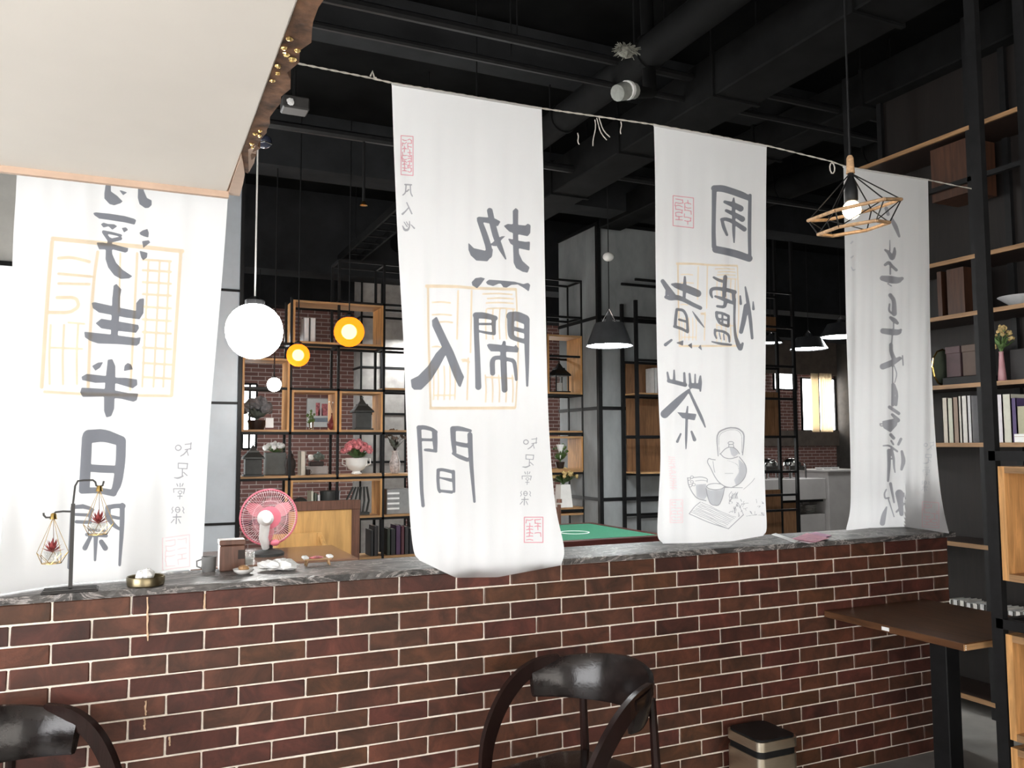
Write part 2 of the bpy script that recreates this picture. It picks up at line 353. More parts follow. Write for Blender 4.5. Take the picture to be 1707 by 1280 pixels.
def banpx(b, u, v):
    R = BAN[b]['rows']; s = v*(len(R)-1); i = min(int(s), len(R)-2); t = s-i
    P = [np.array(rowpt(R[max(0, min(len(R)-1, i+k))], u)) for k in (-1, 0, 1, 2)]
    if i == 0: P[0] = 2*P[1]-P[2]
    if i == len(R)-2: P[3] = 2*P[2]-P[1]
    a, c, d, e = P; return .5*((2*c)+(-a+d)*t+(2*a-5*c+4*d-e)*t*t+(-a+3*c-3*d+e)*t**3)
for b, D in BAN.items():
    r0, r1 = D['rows'][0], D['rows'][-1]; D['x'] = (min(p[0] for r in D['rows'] for p in r), max(p[0] for r in D['rows'] for p in r))
    D['top'] = r0; D['bot'] = r1; D['ph'] = b*1.7
def banY(b, px, py):
    """distance of the cloth from the brick face: soft folds, and the foot resting on (or falling over) the ledge"""
    D = BAN[b]; (xa, ya), (xb, yb) = D['top'][0], D['top'][-1]; u = (px-xa)/(xb-xa); yt = ya+(yb-ya)*u
    xs = [p[0] for p in D['bot']]; ys = [p[1] for p in D['bot']]; ybm = float(np.interp(px, xs, ys))
    v = min(1, max(0, (py-yt)/(ybm-yt))); ph = D['ph']
    fold = .006*math.sin(2*math.pi*u*2.3+ph+1.2*v)+.004*math.sin(2*math.pi*u*4.6+2*ph-2*v)+.0025*math.sin(2*math.pi*u*9+3*ph+3*v)
    fold *= min(1, v*4)*(1.0 if v < .9 else 1-(v-.9)*6)
    for cu, sg in ((0, 1), (1, -1)):                       # drag folds from the tied corners
        du = (u-cu)*sg; q = du-v*.55; fold += -.007*math.exp(-(q/.05)**2)*math.exp(-v*5)*min(1, v*20)
    if b == 2: Yb = -.05; s = min(1, max(0, (v-.55)/.36))
    else: Yb = float(atz(px, ybm, CT+.004)[1]); s = min(1, max(0, (v-.8)/.2))
    s = s*s*(3-2*s)
    if b == 2 and v > .93: fold += .012*math.sin(u*14)*(v-.93)/.07
    return YS+(Yb-YS)*s+fold

def field_mesh(b, shapes, h, name, m, parent, off=.0022):
    """union of brush strokes and outlines -> one even mesh lying on the cloth (marching squares)"""
    xs = [p[0] for s in shapes for p in s[1]]; ys = [p[1] for s in shapes for p in s[1]]; pad = 12
    x0, y0 = min(xs)-pad, min(ys)-pad; nx = int((max(xs)+pad-x0)/h)+2; ny = int((max(ys)+pad-y0)/h)+2
    gx, gy = np.meshgrid(x0+h*np.arange(nx), y0+h*np.arange(ny)); F = np.full(gx.shape, -9.0)
    for kind, P in shapes:
        mx = max((p[2] for p in P), default=0) if kind == 's' else 0
        bx0, bx1 = min(p[0] for p in P)-mx-2*h, max(p[0] for p in P)+mx+2*h; by0, by1 = min(p[1] for p in P)-mx-2*h, max(p[1] for p in P)+mx+2*h
        i0, i1 = max(0, int((bx0-x0)/h)), min(nx, int((bx1-x0)/h)+2); j0, j1 = max(0, int((by0-y0)/h)), min(ny, int((by1-y0)/h)+2)
        X, Y = gx[j0:j1, i0:i1], gy[j0:j1, i0:i1]; f = np.full(X.shape, -9.0)
        if kind == 's':
            for (ax, ay, aw), (cx, cy, cw) in zip(P[:-1], P[1:]):
                dx, dy = cx-ax, cy-ay; L = dx*dx+dy*dy+1e-9; tt = np.clip(((X-ax)*dx+(Y-ay)*dy)/L, 0, 1)
                f = np.maximum(f, (aw+(cw-aw)*tt)/2-np.hypot(X-ax-tt*dx, Y-ay-tt*dy))
        else:
            ins = np.zeros(X.shape, bool); dist = np.full(X.shape, 1e9)
            for (ax, ay), (cx, cy) in zip(P, P[1:]+P[:1]):
                dx, dy = cx-ax, cy-ay; L = dx*dx+dy*dy+1e-9; tt = np.clip(((X-ax)*dx+(Y-ay)*dy)/L, 0, 1)
                dist = np.minimum(dist, np.hypot(X-ax-tt*dx, Y-ay-tt*dy))
                if dy: ins ^= ((ay > Y) != (cy > Y)) & (X < dx*(Y-ay)/dy+ax)
            f = np.where(ins, dist, -dist)
        F[j0:j1, i0:i1] = np.maximum(F[j0:j1, i0:i1], f)
    pos = F > 0; cell = pos[:-1, :-1] | pos[1:, :-1] | pos[:-1, 1:] | pos[1:, 1:]
    mb = MB(); idx = {}
    def vid(key, x, y):
        if key not in idx:
            p = at(x, y, banY(b, x, y)-off); idx[key] = len(mb.v); mb.v.append(tuple(p))
        return idx[key]
    for j, i in zip(*np.nonzero(cell)):
        cs = [(i, j), (i+1, j), (i+1, j+1), (i, j+1)]; poly = []
        for k in range(4):
            a, c = cs[k], cs[(k+1) % 4]; fa, fc = F[a[1], a[0]], F[c[1], c[0]]
            if fa > 0: poly.append(vid(a, x0+h*a[0], y0+h*a[1]))
            if (fa > 0) != (fc > 0):
                lo, hi = (a, c) if a < c else (c, a); fl, fh = F[lo[1], lo[0]], F[hi[1], hi[0]]; tt = fl/(fl-fh)
                poly.append(vid((lo, hi), x0+h*(lo[0]+(hi[0]-lo[0])*tt), y0+h*(lo[1]+(hi[1]-lo[1])*tt)))
        if len(poly) > 2: mb.f.append(tuple(poly))
    o = mb.build(name, m, parent, True); return o

class G:
    """collects shapes read off at a stated origin and magnification"""
    def __init__(s): s.sh = []
    def o(s, ox, oy, k): s.t = (ox, oy, k); return s
    def S(s, *pts):
        ox, oy, k = s.t; q = []
        w0 = 10
        for p in pts:
            if len(p) > 2: w0 = p[2]
            q.append((ox+p[0]/k, oy+p[1]/k, w0/k))
        if len(q) > 2:                                       # round the bends
            r = [q[0]]
            for a, c, d in zip(q[:-2], q[1:-1], q[2:]):
                for tt in (.25, .5, .75):
                    e = [(1-tt)**2*(a[n]+c[n])/2+2*tt*(1-tt)*c[n]+tt*tt*(c[n]+d[n])/2 for n in range(3)]; r.append(tuple(e))
            r.append(q[-1]); q = r
        s.sh.append(('s', q)); return s
    def P(s, *pts):
        ox, oy, k = s.t; s.sh.append(('p', [(ox+a/k, oy+b/k) for a, b in pts])); return s

def small_chars(g, ox, oy, k):
    """four small brushed characters, one under the other"""
    g.o(ox, oy, k); R = lambda cx, cy, rx, ry, wd: g.S(*[(cx+rx*math.cos(a*.785), cy+ry*math.sin(a*.785), wd) for a in range(9)])
    R(190, 135, 26, 24, 10); g.S((248, 106, 8), (302, 100)); g.S((300, 90, 9), (294, 150)); g.S((248, 152, 8), (302, 140)); g.S((272, 150, 9), (240, 190, 11), (210, 206, 8)); g.S((264, 160, 8), (276, 200))
    g.S((190, 266, 9), (270, 270)); g.S((270, 268, 9), (264, 314)); g.S((190, 266, 9), (190, 310)); g.S((190, 310, 8), (264, 314)); g.S((226, 318, 9), (224, 378)); g.S((236, 344, 8), (266, 372)); g.S((232, 376, 9), (190, 396, 16), (156, 390, 8))
    g.S((178, 442, 9), (186, 462)); g.S((206, 438, 8), (206, 468)); g.S((232, 440, 8), (222, 462)); g.S((150, 484, 8), (246, 484)); g.S((150, 484, 8), (152, 516)); g.S((245, 484, 8), (236, 526)); R(206, 514, 18, 13, 6); g.S((206, 530, 7), (202, 572)); g.S((184, 548, 7), (224, 548))
    R(185, 664, 20, 24, 8); g.S((170, 664, 6), (200, 664)); g.S((146, 640, 7), (132, 660), (150, 672), (134, 692)); g.S((228, 640, 7), (242, 660), (226, 672), (240, 692)); g.S((146, 726, 10), (214, 724)); g.S((176, 700, 10), (172, 782)); g.S((156, 744, 8), (130, 774)); g.S((192, 744, 8), (208, 778))
def seal_frame(g, x0, y0, x1, y1, wd, sk=0, dense=6, seed=1):
    """carved square seal: rim and rows of bent strokes"""
    r = random.Random(seed); g.o(0, 0, 1); W, H = x1-x0, y1-y0; sh = lambda u, v: (x0+u*W, y0+v*H+sk*u, wd)
    for a, b in (((0, 0), (1, 0)), ((1, 0), (1, 1)), ((1, 1), (0, 1)), ((0, 1), (0, 0))): g.S(sh(*a), sh(*b))
    for c0, c1 in ((.12, .46), (.56, .88)):
        n = dense
        for k in range(n):
            v = .1+.8*k/(n-1)
            if r.random() < .75: g.S(sh(c0, v), sh((c0+c1)/2, v+r.uniform(-.04, .04)), sh(c1, v+r.uniform(-.02, .02)))
            if k < n-1 and r.random() < .8: u = r.choice((c0, (c0+c1)/2, c1)); g.S(sh(u, v), sh(u+r.uniform(-.04, .04), v+.8/(n-1)))

def make_banner(b, label, nu=44, nv=120):
    base = at(*BAN[b]['bot'][1], YS); root = thing('calligraphy_banner', label, 'banner', base, 'cloth banners on the string')
    vs = []; fs = []
    for j in range(nv+1):
        for i in range(nu+1):
            px, py = banpx(b, i/nu, j/nv); vs.append(at(px, py, banY(b, px, py)))
    for j in range(nv):
        for i in range(nu): k = j*(nu+1)+i; fs.append((k, k+1, k+nu+2, k+nu+1))
    cl_ = MB().add(vs, fs).build('cloth', CLOTH, root, True)
    hem = []
    for i in range(nu+1):
        px, py = banpx(b, i/nu, 0); p = at(px, py, banY(b, px, py)); hem.append(p)
    MB().tube(hem, .006, 5).build('top_hem', CLOTH, root)
    return cl_
B1 = make_banner(1, 'white cloth banner behind the hanging candle stand, printed with an orange seal')
B2 = make_banner(2, 'wide white cloth banner whose foot falls over the front of the marble ledge')
B3 = make_banner(3, 'white cloth banner printed with a teapot and two cups')
B4 = make_banner(4, 'narrow white cloth banner with running cursive script behind the wooden cage lamp')

# --- banner one
g = G().o(120, 280, 6.4)
g.P((372, 20), (425, 30), (415, 120), (415, 250), (480, 295), (540, 355), (520, 375), (450, 398), (400, 385), (345, 325), (345, 270), (358, 180))
g.S((390, 110, 30), (500, 150, 26), (625, 192, 30)); g.P((500, 232), (590, 260), (545, 290)); g.S((440, 30, 22), (640, 60)); g.S((735, -80, 40), (735, 120, 58))
g.P((705, 60), (762, 60), (765, 240), (800, 320), (850, 345), (850, 395), (820, 425), (780, 428), (720, 385), (702, 320), (705, 180))
g.P((225, 480), (255, 473), (400, 487), (560, 512), (660, 540), (685, 555), (668, 605), (560, 580), (380, 552), (290, 540), (240, 505))
g.P((308, 600), (335, 582), (385, 597), (450, 600), (482, 622), (430, 660), (410, 640), (390, 622), (335, 635)); g.P((530, 640), (575, 632), (600, 660), (555, 688))
g.S((335, 680, 32), (430, 697, 30), (522, 720, 26)); g.S((340, 688, 36), (400, 770, 42)); g.S((515, 752, 40), (410, 775, 44)); g.S((405, 765, 48), (398, 840, 52))
g.P((262, 795), (330, 795), (450, 815), (560, 845), (600, 855), (595, 890), (570, 903), (440, 870), (290, 868), (275, 835))
g.P((362, 840), (425, 840), (430, 920), (470, 1010), (540, 1085), (645, 1155), (610, 1178), (520, 1183), (450, 1145), (385, 1060), (357, 970))
g.P((718, 690), (755, 665), (805, 650), (820, 690), (815, 742), (770, 730), (730, 712)); g.P((748, 780), (820, 770), (835, 795), (760, 852)); g.P((720, 882), (805, 905), (800, 955), (760, 985), (738, 955))
g.o(120, 460, 5.333)
g.P((370, 85), (395, 70), (440, 120), (428, 180), (425, 300), (415, 420), (405, 540), (345, 540), (352, 350), (358, 200))
g.P((175, 238), (205, 233), (350, 265), (430, 283), (570, 310), (572, 240), (600, 205), (640, 198), (635, 330), (600, 385), (480, 370), (350, 345), (240, 325), (185, 285))
g.P((210, 420), (260, 380), (420, 405), (590, 435), (595, 465), (570, 505), (400, 487), (260, 465)); g.P((108, 495), (350, 520), (570, 550), (610, 545), (600, 600), (575, 620), (400, 605), (230, 600), (160, 575), (115, 545))
g.P((318, 745), (358, 738), (385, 800), (385, 950), (380, 1060), (375, 1180), (350, 1245), (305, 1258), (285, 1200), (285, 1080), (295, 960), (305, 860))
g.P((178, 800), (230, 770), (278, 765), (250, 815), (208, 842)); g.P((460, 845), (468, 795), (495, 772), (525, 785), (542, 830))
g.P((85, 895), (130, 870), (300, 888), (400, 903), (480, 905), (578, 920), (580, 970), (540, 998), (400, 957), (290, 948), (210, 950), (90, 925))
g.P((72, 1035), (85, 992), (280, 1003), (400, 1020), (500, 1040), (590, 1045), (575, 1105), (545, 1118), (440, 1092), (370, 1085), (280, 1072), (95, 1075))
g.o(110, 700, 4.923)
g.S((172, 150, 84), (165, 300, 88), (150, 560, 88)); g.S((190, 135, 110), (310, 122, 104), (450, 172, 84)); g.S((452, 172, 80), (450, 330, 80), (425, 520, 76), (390, 600, 50)); g.S((210, 395, 62), (300, 402, 64), (410, 405, 62)); g.S((130, 580, 50), (260, 575, 48), (390, 600, 55))
g.P((55, 700), (140, 690), (200, 710), (235, 735), (215, 765), (200, 740), (140, 728), (60, 730)); g.S((80, 775, 26), (190, 780)); g.S((85, 835, 28), (200, 840)); g.S((205, 740, 26), (195, 840)); g.S((52, 720, 30), (25, 1210))
g.S((345, 718, 40), (400, 705, 36), (470, 705, 40)); g.S((345, 720, 46), (340, 800, 46), (400, 870, 36), (430, 890, 26)); g.S((360, 790, 28), (430, 805)); g.S((462, 700, 42), (460, 880, 40), (440, 1190, 22))
g.S((200, 960, 30), (155, 1050, 42)); g.S((245, 960, 38), (238, 1150, 20)); g.S((290, 1000, 40), (322, 1050, 46)); g.S((170, 940, 28), (330, 950)); g.S((190, 900, 22), (320, 910))
field_mesh(1, g.sh, 1.6, 'calligraphy', INK, B1)
g = G(); small_chars(g, 260, 720, 5.12); field_mesh(1, g.sh, .8, 'small_script', INKP, B1)
g = G(); seal_frame(g, 271, 897, 316, 950, 1.6, -6, 6, 3); field_mesh(1, g.sh, .8, 'pink_seal', PINKL, B1)
g = G().o(60, 380, 4.267)
g.S((120, 75, 30), (430, 105), (720, 130), (1040, 165)); g.S((115, 100, 28), (80, 500), (40, 1130)); g.S((60, 1165, 20), (400, 1185), (960, 1195)); g.S((1030, 170, 24), (1000, 640), (965, 1190))
g.S((440, 170, 22), (415, 330), (390, 620), (370, 1130)); g.S((160, 215, 22), (250, 205), (380, 240)); g.S((160, 325, 20), (390, 345)); g.S((160, 395, 20), (380, 400)); g.S((150, 495, 24), (290, 490), (310, 560), (240, 605), (90, 600))
for x in (105, 200, 300): g.S((x, 690, 16), (x-12, 900), (x-8, 1110))
g.S((230, 672, 14), (345, 682)); g.S((100, 850, 14), (330, 860)); g.S((720, 180, 18), (700, 600), (670, 1150)); g.S((600, 180, 14), (590, 600))
for y in (225, 300, 385, 470, 560, 650, 740, 850, 960, 1060): g.S((760, y, 16), (960, y+12))
for x in (800, 880, 950): g.S((x, 240, 14), (x-20, 640), (x-45, 1130))
field_mesh(1, g.sh, 1.6, 'orange_seal', YINK, B1, .0012)
# --- banner two
g = G().o(770, 330, 7.529)
g.P((638, 160), (675, 125), (708, 150), (705, 340), (708, 560), (718, 700), (760, 790), (850, 870), (825, 938), (760, 925), (680, 880), (648, 810), (640, 560), (640, 400))
g.P((525, 350), (575, 325), (720, 338), (800, 345), (825, 320), (862, 340), (858, 440), (825, 480), (700, 455), (600, 425), (560, 390)); g.P((575, 505), (700, 535), (800, 550), (855, 545), (850, 660), (710, 630), (610, 575))
g.S((350, 160, 72), (385, 330, 76), (430, 500, 80), (490, 640, 62), (550, 765, 18)); g.P((185, 250), (210, 235), (330, 245), (420, 260), (485, 295), (450, 355), (400, 330), (270, 305), (200, 300)); g.S((220, 280, 64), (280, 440, 76), (345, 640, 78), (335, 715, 90))
g.P((80, 560), (150, 630), (310, 665), (390, 640), (380, 720), (320, 795), (180, 785), (110, 720), (82, 650)); g.P((365, 575), (430, 520), (500, 480), (545, 480), (500, 520), (470, 560), (430, 605), (380, 600))
g.P((122, 1055), (170, 1005), (240, 995), (290, 1010), (240, 1080), (190, 1135), (130, 1095)); g.P((300, 1055), (340, 1025), (430, 1030), (550, 1040), (660, 1050), (770, 1080), (830, 1065), (858, 1090), (840, 1175), (780, 1130), (700, 1085), (620, 1090), (560, 1125), (520, 1120), (490, 1075), (460, 1075), (390, 1105), (320, 1085))
g.o(670, 500, 7.4217)
g.P((370, 250), (430, 205), (470, 290), (560, 480), (640, 640), (740, 890), (770, 950), (725, 1080), (700, 1065), (640, 940), (540, 680), (460, 830), (360, 990), (240, 1110), (150, 1110), (120, 1080), (108, 985), (200, 940), (320, 820), (420, 660), (495, 580), (430, 440), (375, 320))
g.S((918, 195, 66), (920, 400, 64), (935, 700, 68), (945, 1075, 76)); g.S((915, 190, 76), (1000, 190, 80), (1080, 205, 70), (1155, 225, 60)); g.S((1138, 220, 58), (1135, 330, 50), (1140, 415, 44)); g.S((960, 297, 28), (1110, 297)); g.S((950, 385, 26), (1040, 405, 34), (1140, 418, 36))
g.S((1348, 220, 92), (1345, 350, 84), (1350, 450, 74), (1400, 480, 52), (1510, 510, 58)); g.S((1345, 200, 108), (1430, 200, 120), (1520, 240, 116)); g.S((1545, 240, 70), (1545, 540, 64), (1550, 800, 50), (1550, 1060, 28)); g.S((1390, 355, 50), (1510, 385, 54))
g.P((1050, 555), (1080, 540), (1230, 555), (1390, 575), (1410, 555), (1445, 600), (1435, 650), (1290, 640), (1100, 635), (1070, 600)); g.S((1265, 525, 40), (1250, 640, 74), (1260, 850, 78), (1270, 1110, 72)); g.S((1122, 905, 62), (1115, 760, 66), (1140, 715, 50), (1220, 710, 50), (1300, 735, 46), (1390, 745, 52), (1405, 870, 46), (1415, 985, 34))
g.o(680, 690, 7.529)
g.S((138, 170, 58), (150, 400, 54), (165, 700, 50), (170, 950, 46), (190, 1150, 44)); g.S((135, 170, 56), (200, 165, 54), (300, 190, 48), (355, 225, 38)); g.S((335, 235, 68), (340, 340, 66), (345, 455, 48)); g.S((178, 322, 36), (300, 325)); g.S((215, 450, 32), (270, 452, 42), (355, 470, 30))
g.S((565, 205, 70), (570, 340, 64), (585, 480, 50)); g.S((562, 185, 64), (640, 180, 64), (785, 210, 36)); g.S((778, 260, 64), (785, 480, 60), (800, 700, 50), (835, 1100, 32)); g.S((610, 370, 50), (690, 390, 58), (780, 400, 50)); g.S((565, 495, 32), (640, 535, 54), (745, 575, 50))
g.S((380, 710, 44), (375, 820, 40), (385, 950, 40), (400, 980, 30)); g.S((378, 702, 40), (430, 695, 40), (570, 730, 44)); g.S((570, 722, 44), (575, 850, 40), (580, 975, 30)); g.S((405, 800, 20), (540, 830, 44)); g.S((410, 965, 34), (550, 980, 40))
field_mesh(2, g.sh, 1.6, 'calligraphy', INK, B2)
g = G(); small_chars(g, 870-289*.83+260*.83, 729-737*.83+720*.83, 5.12/.83); field_mesh(2, g.sh, .8, 'small_script', INKP, B2); g = G()
g.o(655, 210, 6.737).S((135, 657, 16), (208, 660)); g.S((148, 660, 14), (142, 755), (112, 775)); g.S((195, 665, 13), (198, 755), (218, 788)); g.S((155, 735, 16), (178, 715))
g.S((155, 860, 12), (212, 985, 16)); g.S((178, 915, 14), (140, 960), (108, 988, 24)); g.S((108, 1120, 10), (130, 1170, 28), (170, 1170, 26), (190, 1120, 14), (186, 1070, 10)); g.S((125, 1078, 9), (160, 1130, 13)); g.S((150, 1075, 9), (172, 1112, 12)); g.S((205, 1110, 10), (240, 1148, 18))
field_mesh(2, g.sh, .8, 'small_script', INKP, B2)
g = G(); seal_frame(g, 668.5, 226, 688.5, 291, 1.5, 1.5, 11, 5); field_mesh(2, g.sh, .7, 'pink_seal', PINKI, B2)
g = G(); seal_frame(g, 874, 862, 905, 904, 1.6, 0, 7, 8); field_mesh(2, g.sh, .7, 'pink_seal', PINKI, B2)
def big_seal(g, ox, oy, k):
    g.o(ox, oy, k); g.S((60, 90, 30), (330, 92, 26), (480, 110), (850, 118)); g.S((72, 100, 20), (75, 500), (95, 1160)); g.S((95, 1175, 26), (500, 1175), (840, 1172)); g.S((855, 125, 14), (880, 700), (850, 1170))
    g.S((340, 130, 16), (330, 560)); g.S((460, 130, 15), (450, 680)); g.S((430, 730, 15), (420, 1100))
    for y, a, b in ((235, 110, 270), (345, 110, 280), (410, 170, 290), (630, 110, 200), (160, 560, 820), (200, 600, 830), (240, 590, 830), (290, 600, 840), (745, 370, 430), (760, 380, 440)): g.S((a, y, 14), ((a+b)/2, y-6), (b, y+4))
    for x in (120, 160, 215, 265, 310): g.S((x, 800, 12), (x+6, 960), (x, 1100))
    for x in (590, 650, 710, 770, 830): g.S((x, 300, 13), (x-8, 420), (x, 560)); g.S((x-10, 880, 13), (x, 1000), (x-6, 1120))
    g.S((130, 1060, 12), (300, 1060)); g.S((590, 900, 14), (830, 910))
g = G(); big_seal(g, 700, 460, 5.333); field_mesh(2, g.sh, 1.5, 'orange_seal', YINK, B2, .0012)
# --- banner three
g = G().o(1100, 300, 8)
g.S((725, 120, 66), (720, 400, 56), (715, 700, 56), (722, 890, 62)); g.S((725, 112, 84), (830, 110, 92), (960, 150, 86), (1100, 200, 90), (1185, 240, 70)); g.S((1202, 205, 44), (1196, 500, 50), (1195, 800, 46), (1200, 1050, 44)); g.S((745, 925, 95), (900, 955, 98), (1050, 995, 100), (1190, 1045, 92))
g.S((985, 240, 20), (980, 300, 50), (985, 500, 45), (985, 700, 44), (990, 835, 18)); g.S((865, 292, 40), (980, 330, 74), (1075, 380, 84)); g.S((885, 408, 40), (980, 450, 60), (1098, 520, 78)); g.S((1125, 655, 66), (1060, 610, 60), (950, 540, 54), (870, 518, 48), (822, 525, 38)); g.S((828, 535, 42), (850, 630, 50), (895, 732, 34))
g.o(1090, 440, 8.532)
g.S((1300, 325, 22), (1330, 500, 50), (1370, 760, 54), (1398, 1055, 38)); g.S((1312, 600, 70), (1280, 800, 70), (1240, 965, 58)); g.S((1228, 455, 24), (1236, 565, 38)); g.S((1412, 535, 16), (1416, 640, 40))
g.S((1015, 185, 58), (1005, 350, 58)); g.S((850, 190, 32), (920, 230, 46), (990, 250, 40)); g.S((1150, 400, 58), (1050, 370, 58), (900, 345, 48), (810, 355, 48), (808, 430, 44), (830, 475, 28)); g.S((1000, 350, 50), (1000, 450, 58)); g.S((872, 460, 30), (950, 485, 48), (1060, 530, 58), (1140, 560, 40)); g.S((1132, 400, 56), (1140, 555, 48)); g.S((1020, 540, 58), (1010, 618, 44), (900, 600, 34))
g.S((1150, 500, 38), (1142, 800, 34), (1155, 1020, 40), (1200, 1150, 68), (1232, 1225, 58), (1262, 1130, 34))
g.S((890, 690, 42), (892, 760, 40), (940, 850, 40), (1055, 885, 38)); g.S((890, 688, 40), (980, 700, 38), (1060, 740, 38)); g.S((1062, 740, 38), (1060, 880, 38)); g.S((975, 720, 28), (975, 850)); g.S((920, 780, 28), (1060, 800))
g.S((870, 935, 36), (865, 1000, 34), (890, 1055, 24)); g.S((865, 940, 30), (1000, 960, 38), (1070, 1010, 38), (1075, 1105, 28)); g.S((930, 980, 16), (950, 1070)); g.S((992, 1000, 18), (1000, 1080)); g.S((825, 1105, 20), (950, 1135, 40), (1098, 1150, 30))
g.S((440, 185, 30), (440, 300, 54), (430, 480, 44)); g.S((258, 290, 30), (320, 305, 84), (450, 345, 106), (580, 400, 108), (625, 420, 100)); g.S((125, 245, 60), (210, 370, 80), (270, 460, 96)); g.S((660, 625, 56), (560, 580, 58), (430, 510, 58), (330, 470, 78), (230, 490, 68), (165, 470, 38)); g.S((178, 390, 30), (180, 480, 40))
g.S((325, 645, 36), (310, 760, 44), (302, 880, 44)); g.S((330, 645, 40), (420, 652, 40), (472, 740, 36), (482, 955, 38)); g.S((360, 790, 34), (460, 820)); g.S((292, 888, 40), (400, 920, 44), (482, 972, 30)); g.S((548, 672, 10), (620, 780, 44), (715, 900, 14))
g.S((165, 1148, 48), (250, 1082, 34)); g.P((310, 1120), (420, 1085), (415, 1165)); g.P((480, 1155), (540, 1120), (545, 1210)); g.P((630, 1190), (665, 1140), (685, 1230))
g.o(1090, 600, 8)
g.S((180, 165, 24), (200, 280, 40)); g.S((270, 135, 20), (270, 265, 36)); g.S((405, 175, 30), (412, 335, 40)); g.S((198, 278, 50), (300, 300, 58), (418, 332, 54)); g.S((476, 185, 30), (490, 365, 40)); g.S((550, 190, 20), (550, 325, 26)); g.S((620, 215, 24), (615, 300, 58), (620, 415, 22)); g.S((492, 340, 66), (598, 350, 78))
g.S((468, 402, 38), (380, 490, 80), (270, 600, 106), (145, 720, 112)); g.S((475, 425, 34), (560, 610, 40), (640, 780, 44), (685, 895, 18)); g.P((310, 695), (430, 705), (570, 720), (545, 805), (380, 775)); g.S((450, 620, 20), (440, 700, 34), (435, 850, 34), (430, 1050, 34), (428, 1185, 14)); g.S((358, 985, 24), (312, 1088, 36)); g.S((502, 955, 28), (542, 1062, 48))
field_mesh(3, g.sh, 1.4, 'calligraphy', INK, B3)
ry = random.Random(4); g = G().o(1130, 700, 6.4); W9 = 9
g.S((430, 385, W9), (412, 180, 14), (440, 120, 16), (540, 80, 16), (640, 85, 16), (710, 140, 16), (702, 260, 14), (690, 372, 10)); g.S((446, 370, 5), (432, 190, 5), (455, 140, 5), (545, 100, 5), (635, 105, 5), (688, 155, 5), (680, 350, 5))
g.S((455, 360, W9), (500, 310), (540, 288), (600, 292), (640, 330), (658, 362)); g.S((455, 362, W9), (490, 402), (560, 418), (640, 392)); g.S(*[(565+32*math.cos(a*.785), 246+17*math.sin(a*.785), 8) for a in range(9)]); g.S((545, 262, 8), (542, 288)); g.S((590, 262, 8), (598, 292))
g.S((400, 425, W9), (355, 420), (330, 405), (308, 445), (350, 510), (385, 590), (430, 660), (500, 712), (570, 722)); g.S((655, 392, W9), (720, 470), (737, 540), (712, 625), (650, 690), (570, 722)); g.S((375, 440, 6), (385, 530), (395, 560)); g.S((500, 570, 5), (590, 570)); g.S((490, 720, 7), (690, 722)); g.S((530, 430, 4), (640, 470), (650, 530))
g.S((104, 615, 10), (110, 690), (150, 770), (200, 838), (300, 862)); g.S((160, 615, 8), (250, 604), (320, 625), (312, 665)); g.S((185, 650, 6), (260, 640), (310, 650)); g.S(*[(400+100*math.cos(a*.785), 710+36*math.sin(a*.785), 8) for a in range(9)]); g.S((300, 730, 8), (315, 810), (345, 905), (440, 922), (480, 820), (500, 715))
for cx, cy in ((120, 630), (150, 610), (150, 660), (170, 690), (135, 700)): g.S(*[(cx+17*math.cos(a*.785), cy+15*math.sin(a*.785), 6) for a in range(9)])
g.S((120, 1000, 8), (180, 920), (240, 875)); g.S((120, 1000, 8), (340, 1100), (540, 1160)); g.S((540, 1160, 9), (700, 1010)); g.S((640, 880, 6), (700, 1010))
for k in range(9):
    x0, y0 = 140+k*14, 985-k*13; g.S(*[(x0+q*46, y0+q*20+ry.uniform(-6, 6), 5) for q in range(9)])
for k in range(26):
    cx, cy = ry.uniform(545, 920), ry.uniform(850, 1010); cy -= max(0, (640-cx))*.3; n = ry.randint(3, 5); g.S(*[(cx+ry.uniform(-26, 26), cy+ry.uniform(-30, 30), 5) for q in range(n)])
for k in range(7): x = 555+k*14; g.S((x, 840, 6), (x+ry.uniform(-14, 14), 800), (x+ry.uniform(-10, 20), 750+ry.uniform(0, 40)))
g.S((700, 740, 5), (760, 690), (800, 650), (820, 620)); g.S((730, 1025, 5), (830, 1010), (910, 1015))
field_mesh(3, g.sh, .8, 'tea_set_drawing', INKP, B3)
g = G().o(1130, 700, 6.4); g.P((550, 295), (600, 300), (650, 355), (600, 395), (570, 370)); g.P((645, 415), (715, 475), (730, 540), (700, 635), (620, 700), (600, 640), (650, 560), (650, 480)); g.P((190, 690), (300, 680), (320, 800), (280, 850), (200, 820)); g.P((306, 735), (350, 752), (450, 748), (494, 720), (476, 820), (436, 915), (350, 900), (322, 830))
field_mesh(3, g.sh, 1.2, 'grey_wash', INKL, B3, .0012)
g = G(); seal_frame(g, 1122, 326, 1156, 376, 1.4, 4, 8, 11); field_mesh(3, g.sh, .7, 'pink_seal', PINKI, B3)
g = G(); seal_frame(g, 1117, 833, 1138, 871, 1.5, 0, 7, 12); r = random.Random(2); g.o(1100, 740, 8.533)
for k in range(14):
    y = 180+k*34; g.S((118+k*2, y, 11), (170+k*2, y+r.uniform(-14, 14)), (212+k*2, y+r.uniform(-10, 10))); g.S((130+r.uniform(0, 80), y, 10), (130+r.uniform(0, 80), y+34))
field_mesh(3, g.sh, .7, 'pink_seal', PINKL, B3)
g = G(); big_seal(g, 1121, 428, 7.9); field_mesh(3, g.sh, 1.2, 'orange_seal', YINK, B3, .0008)
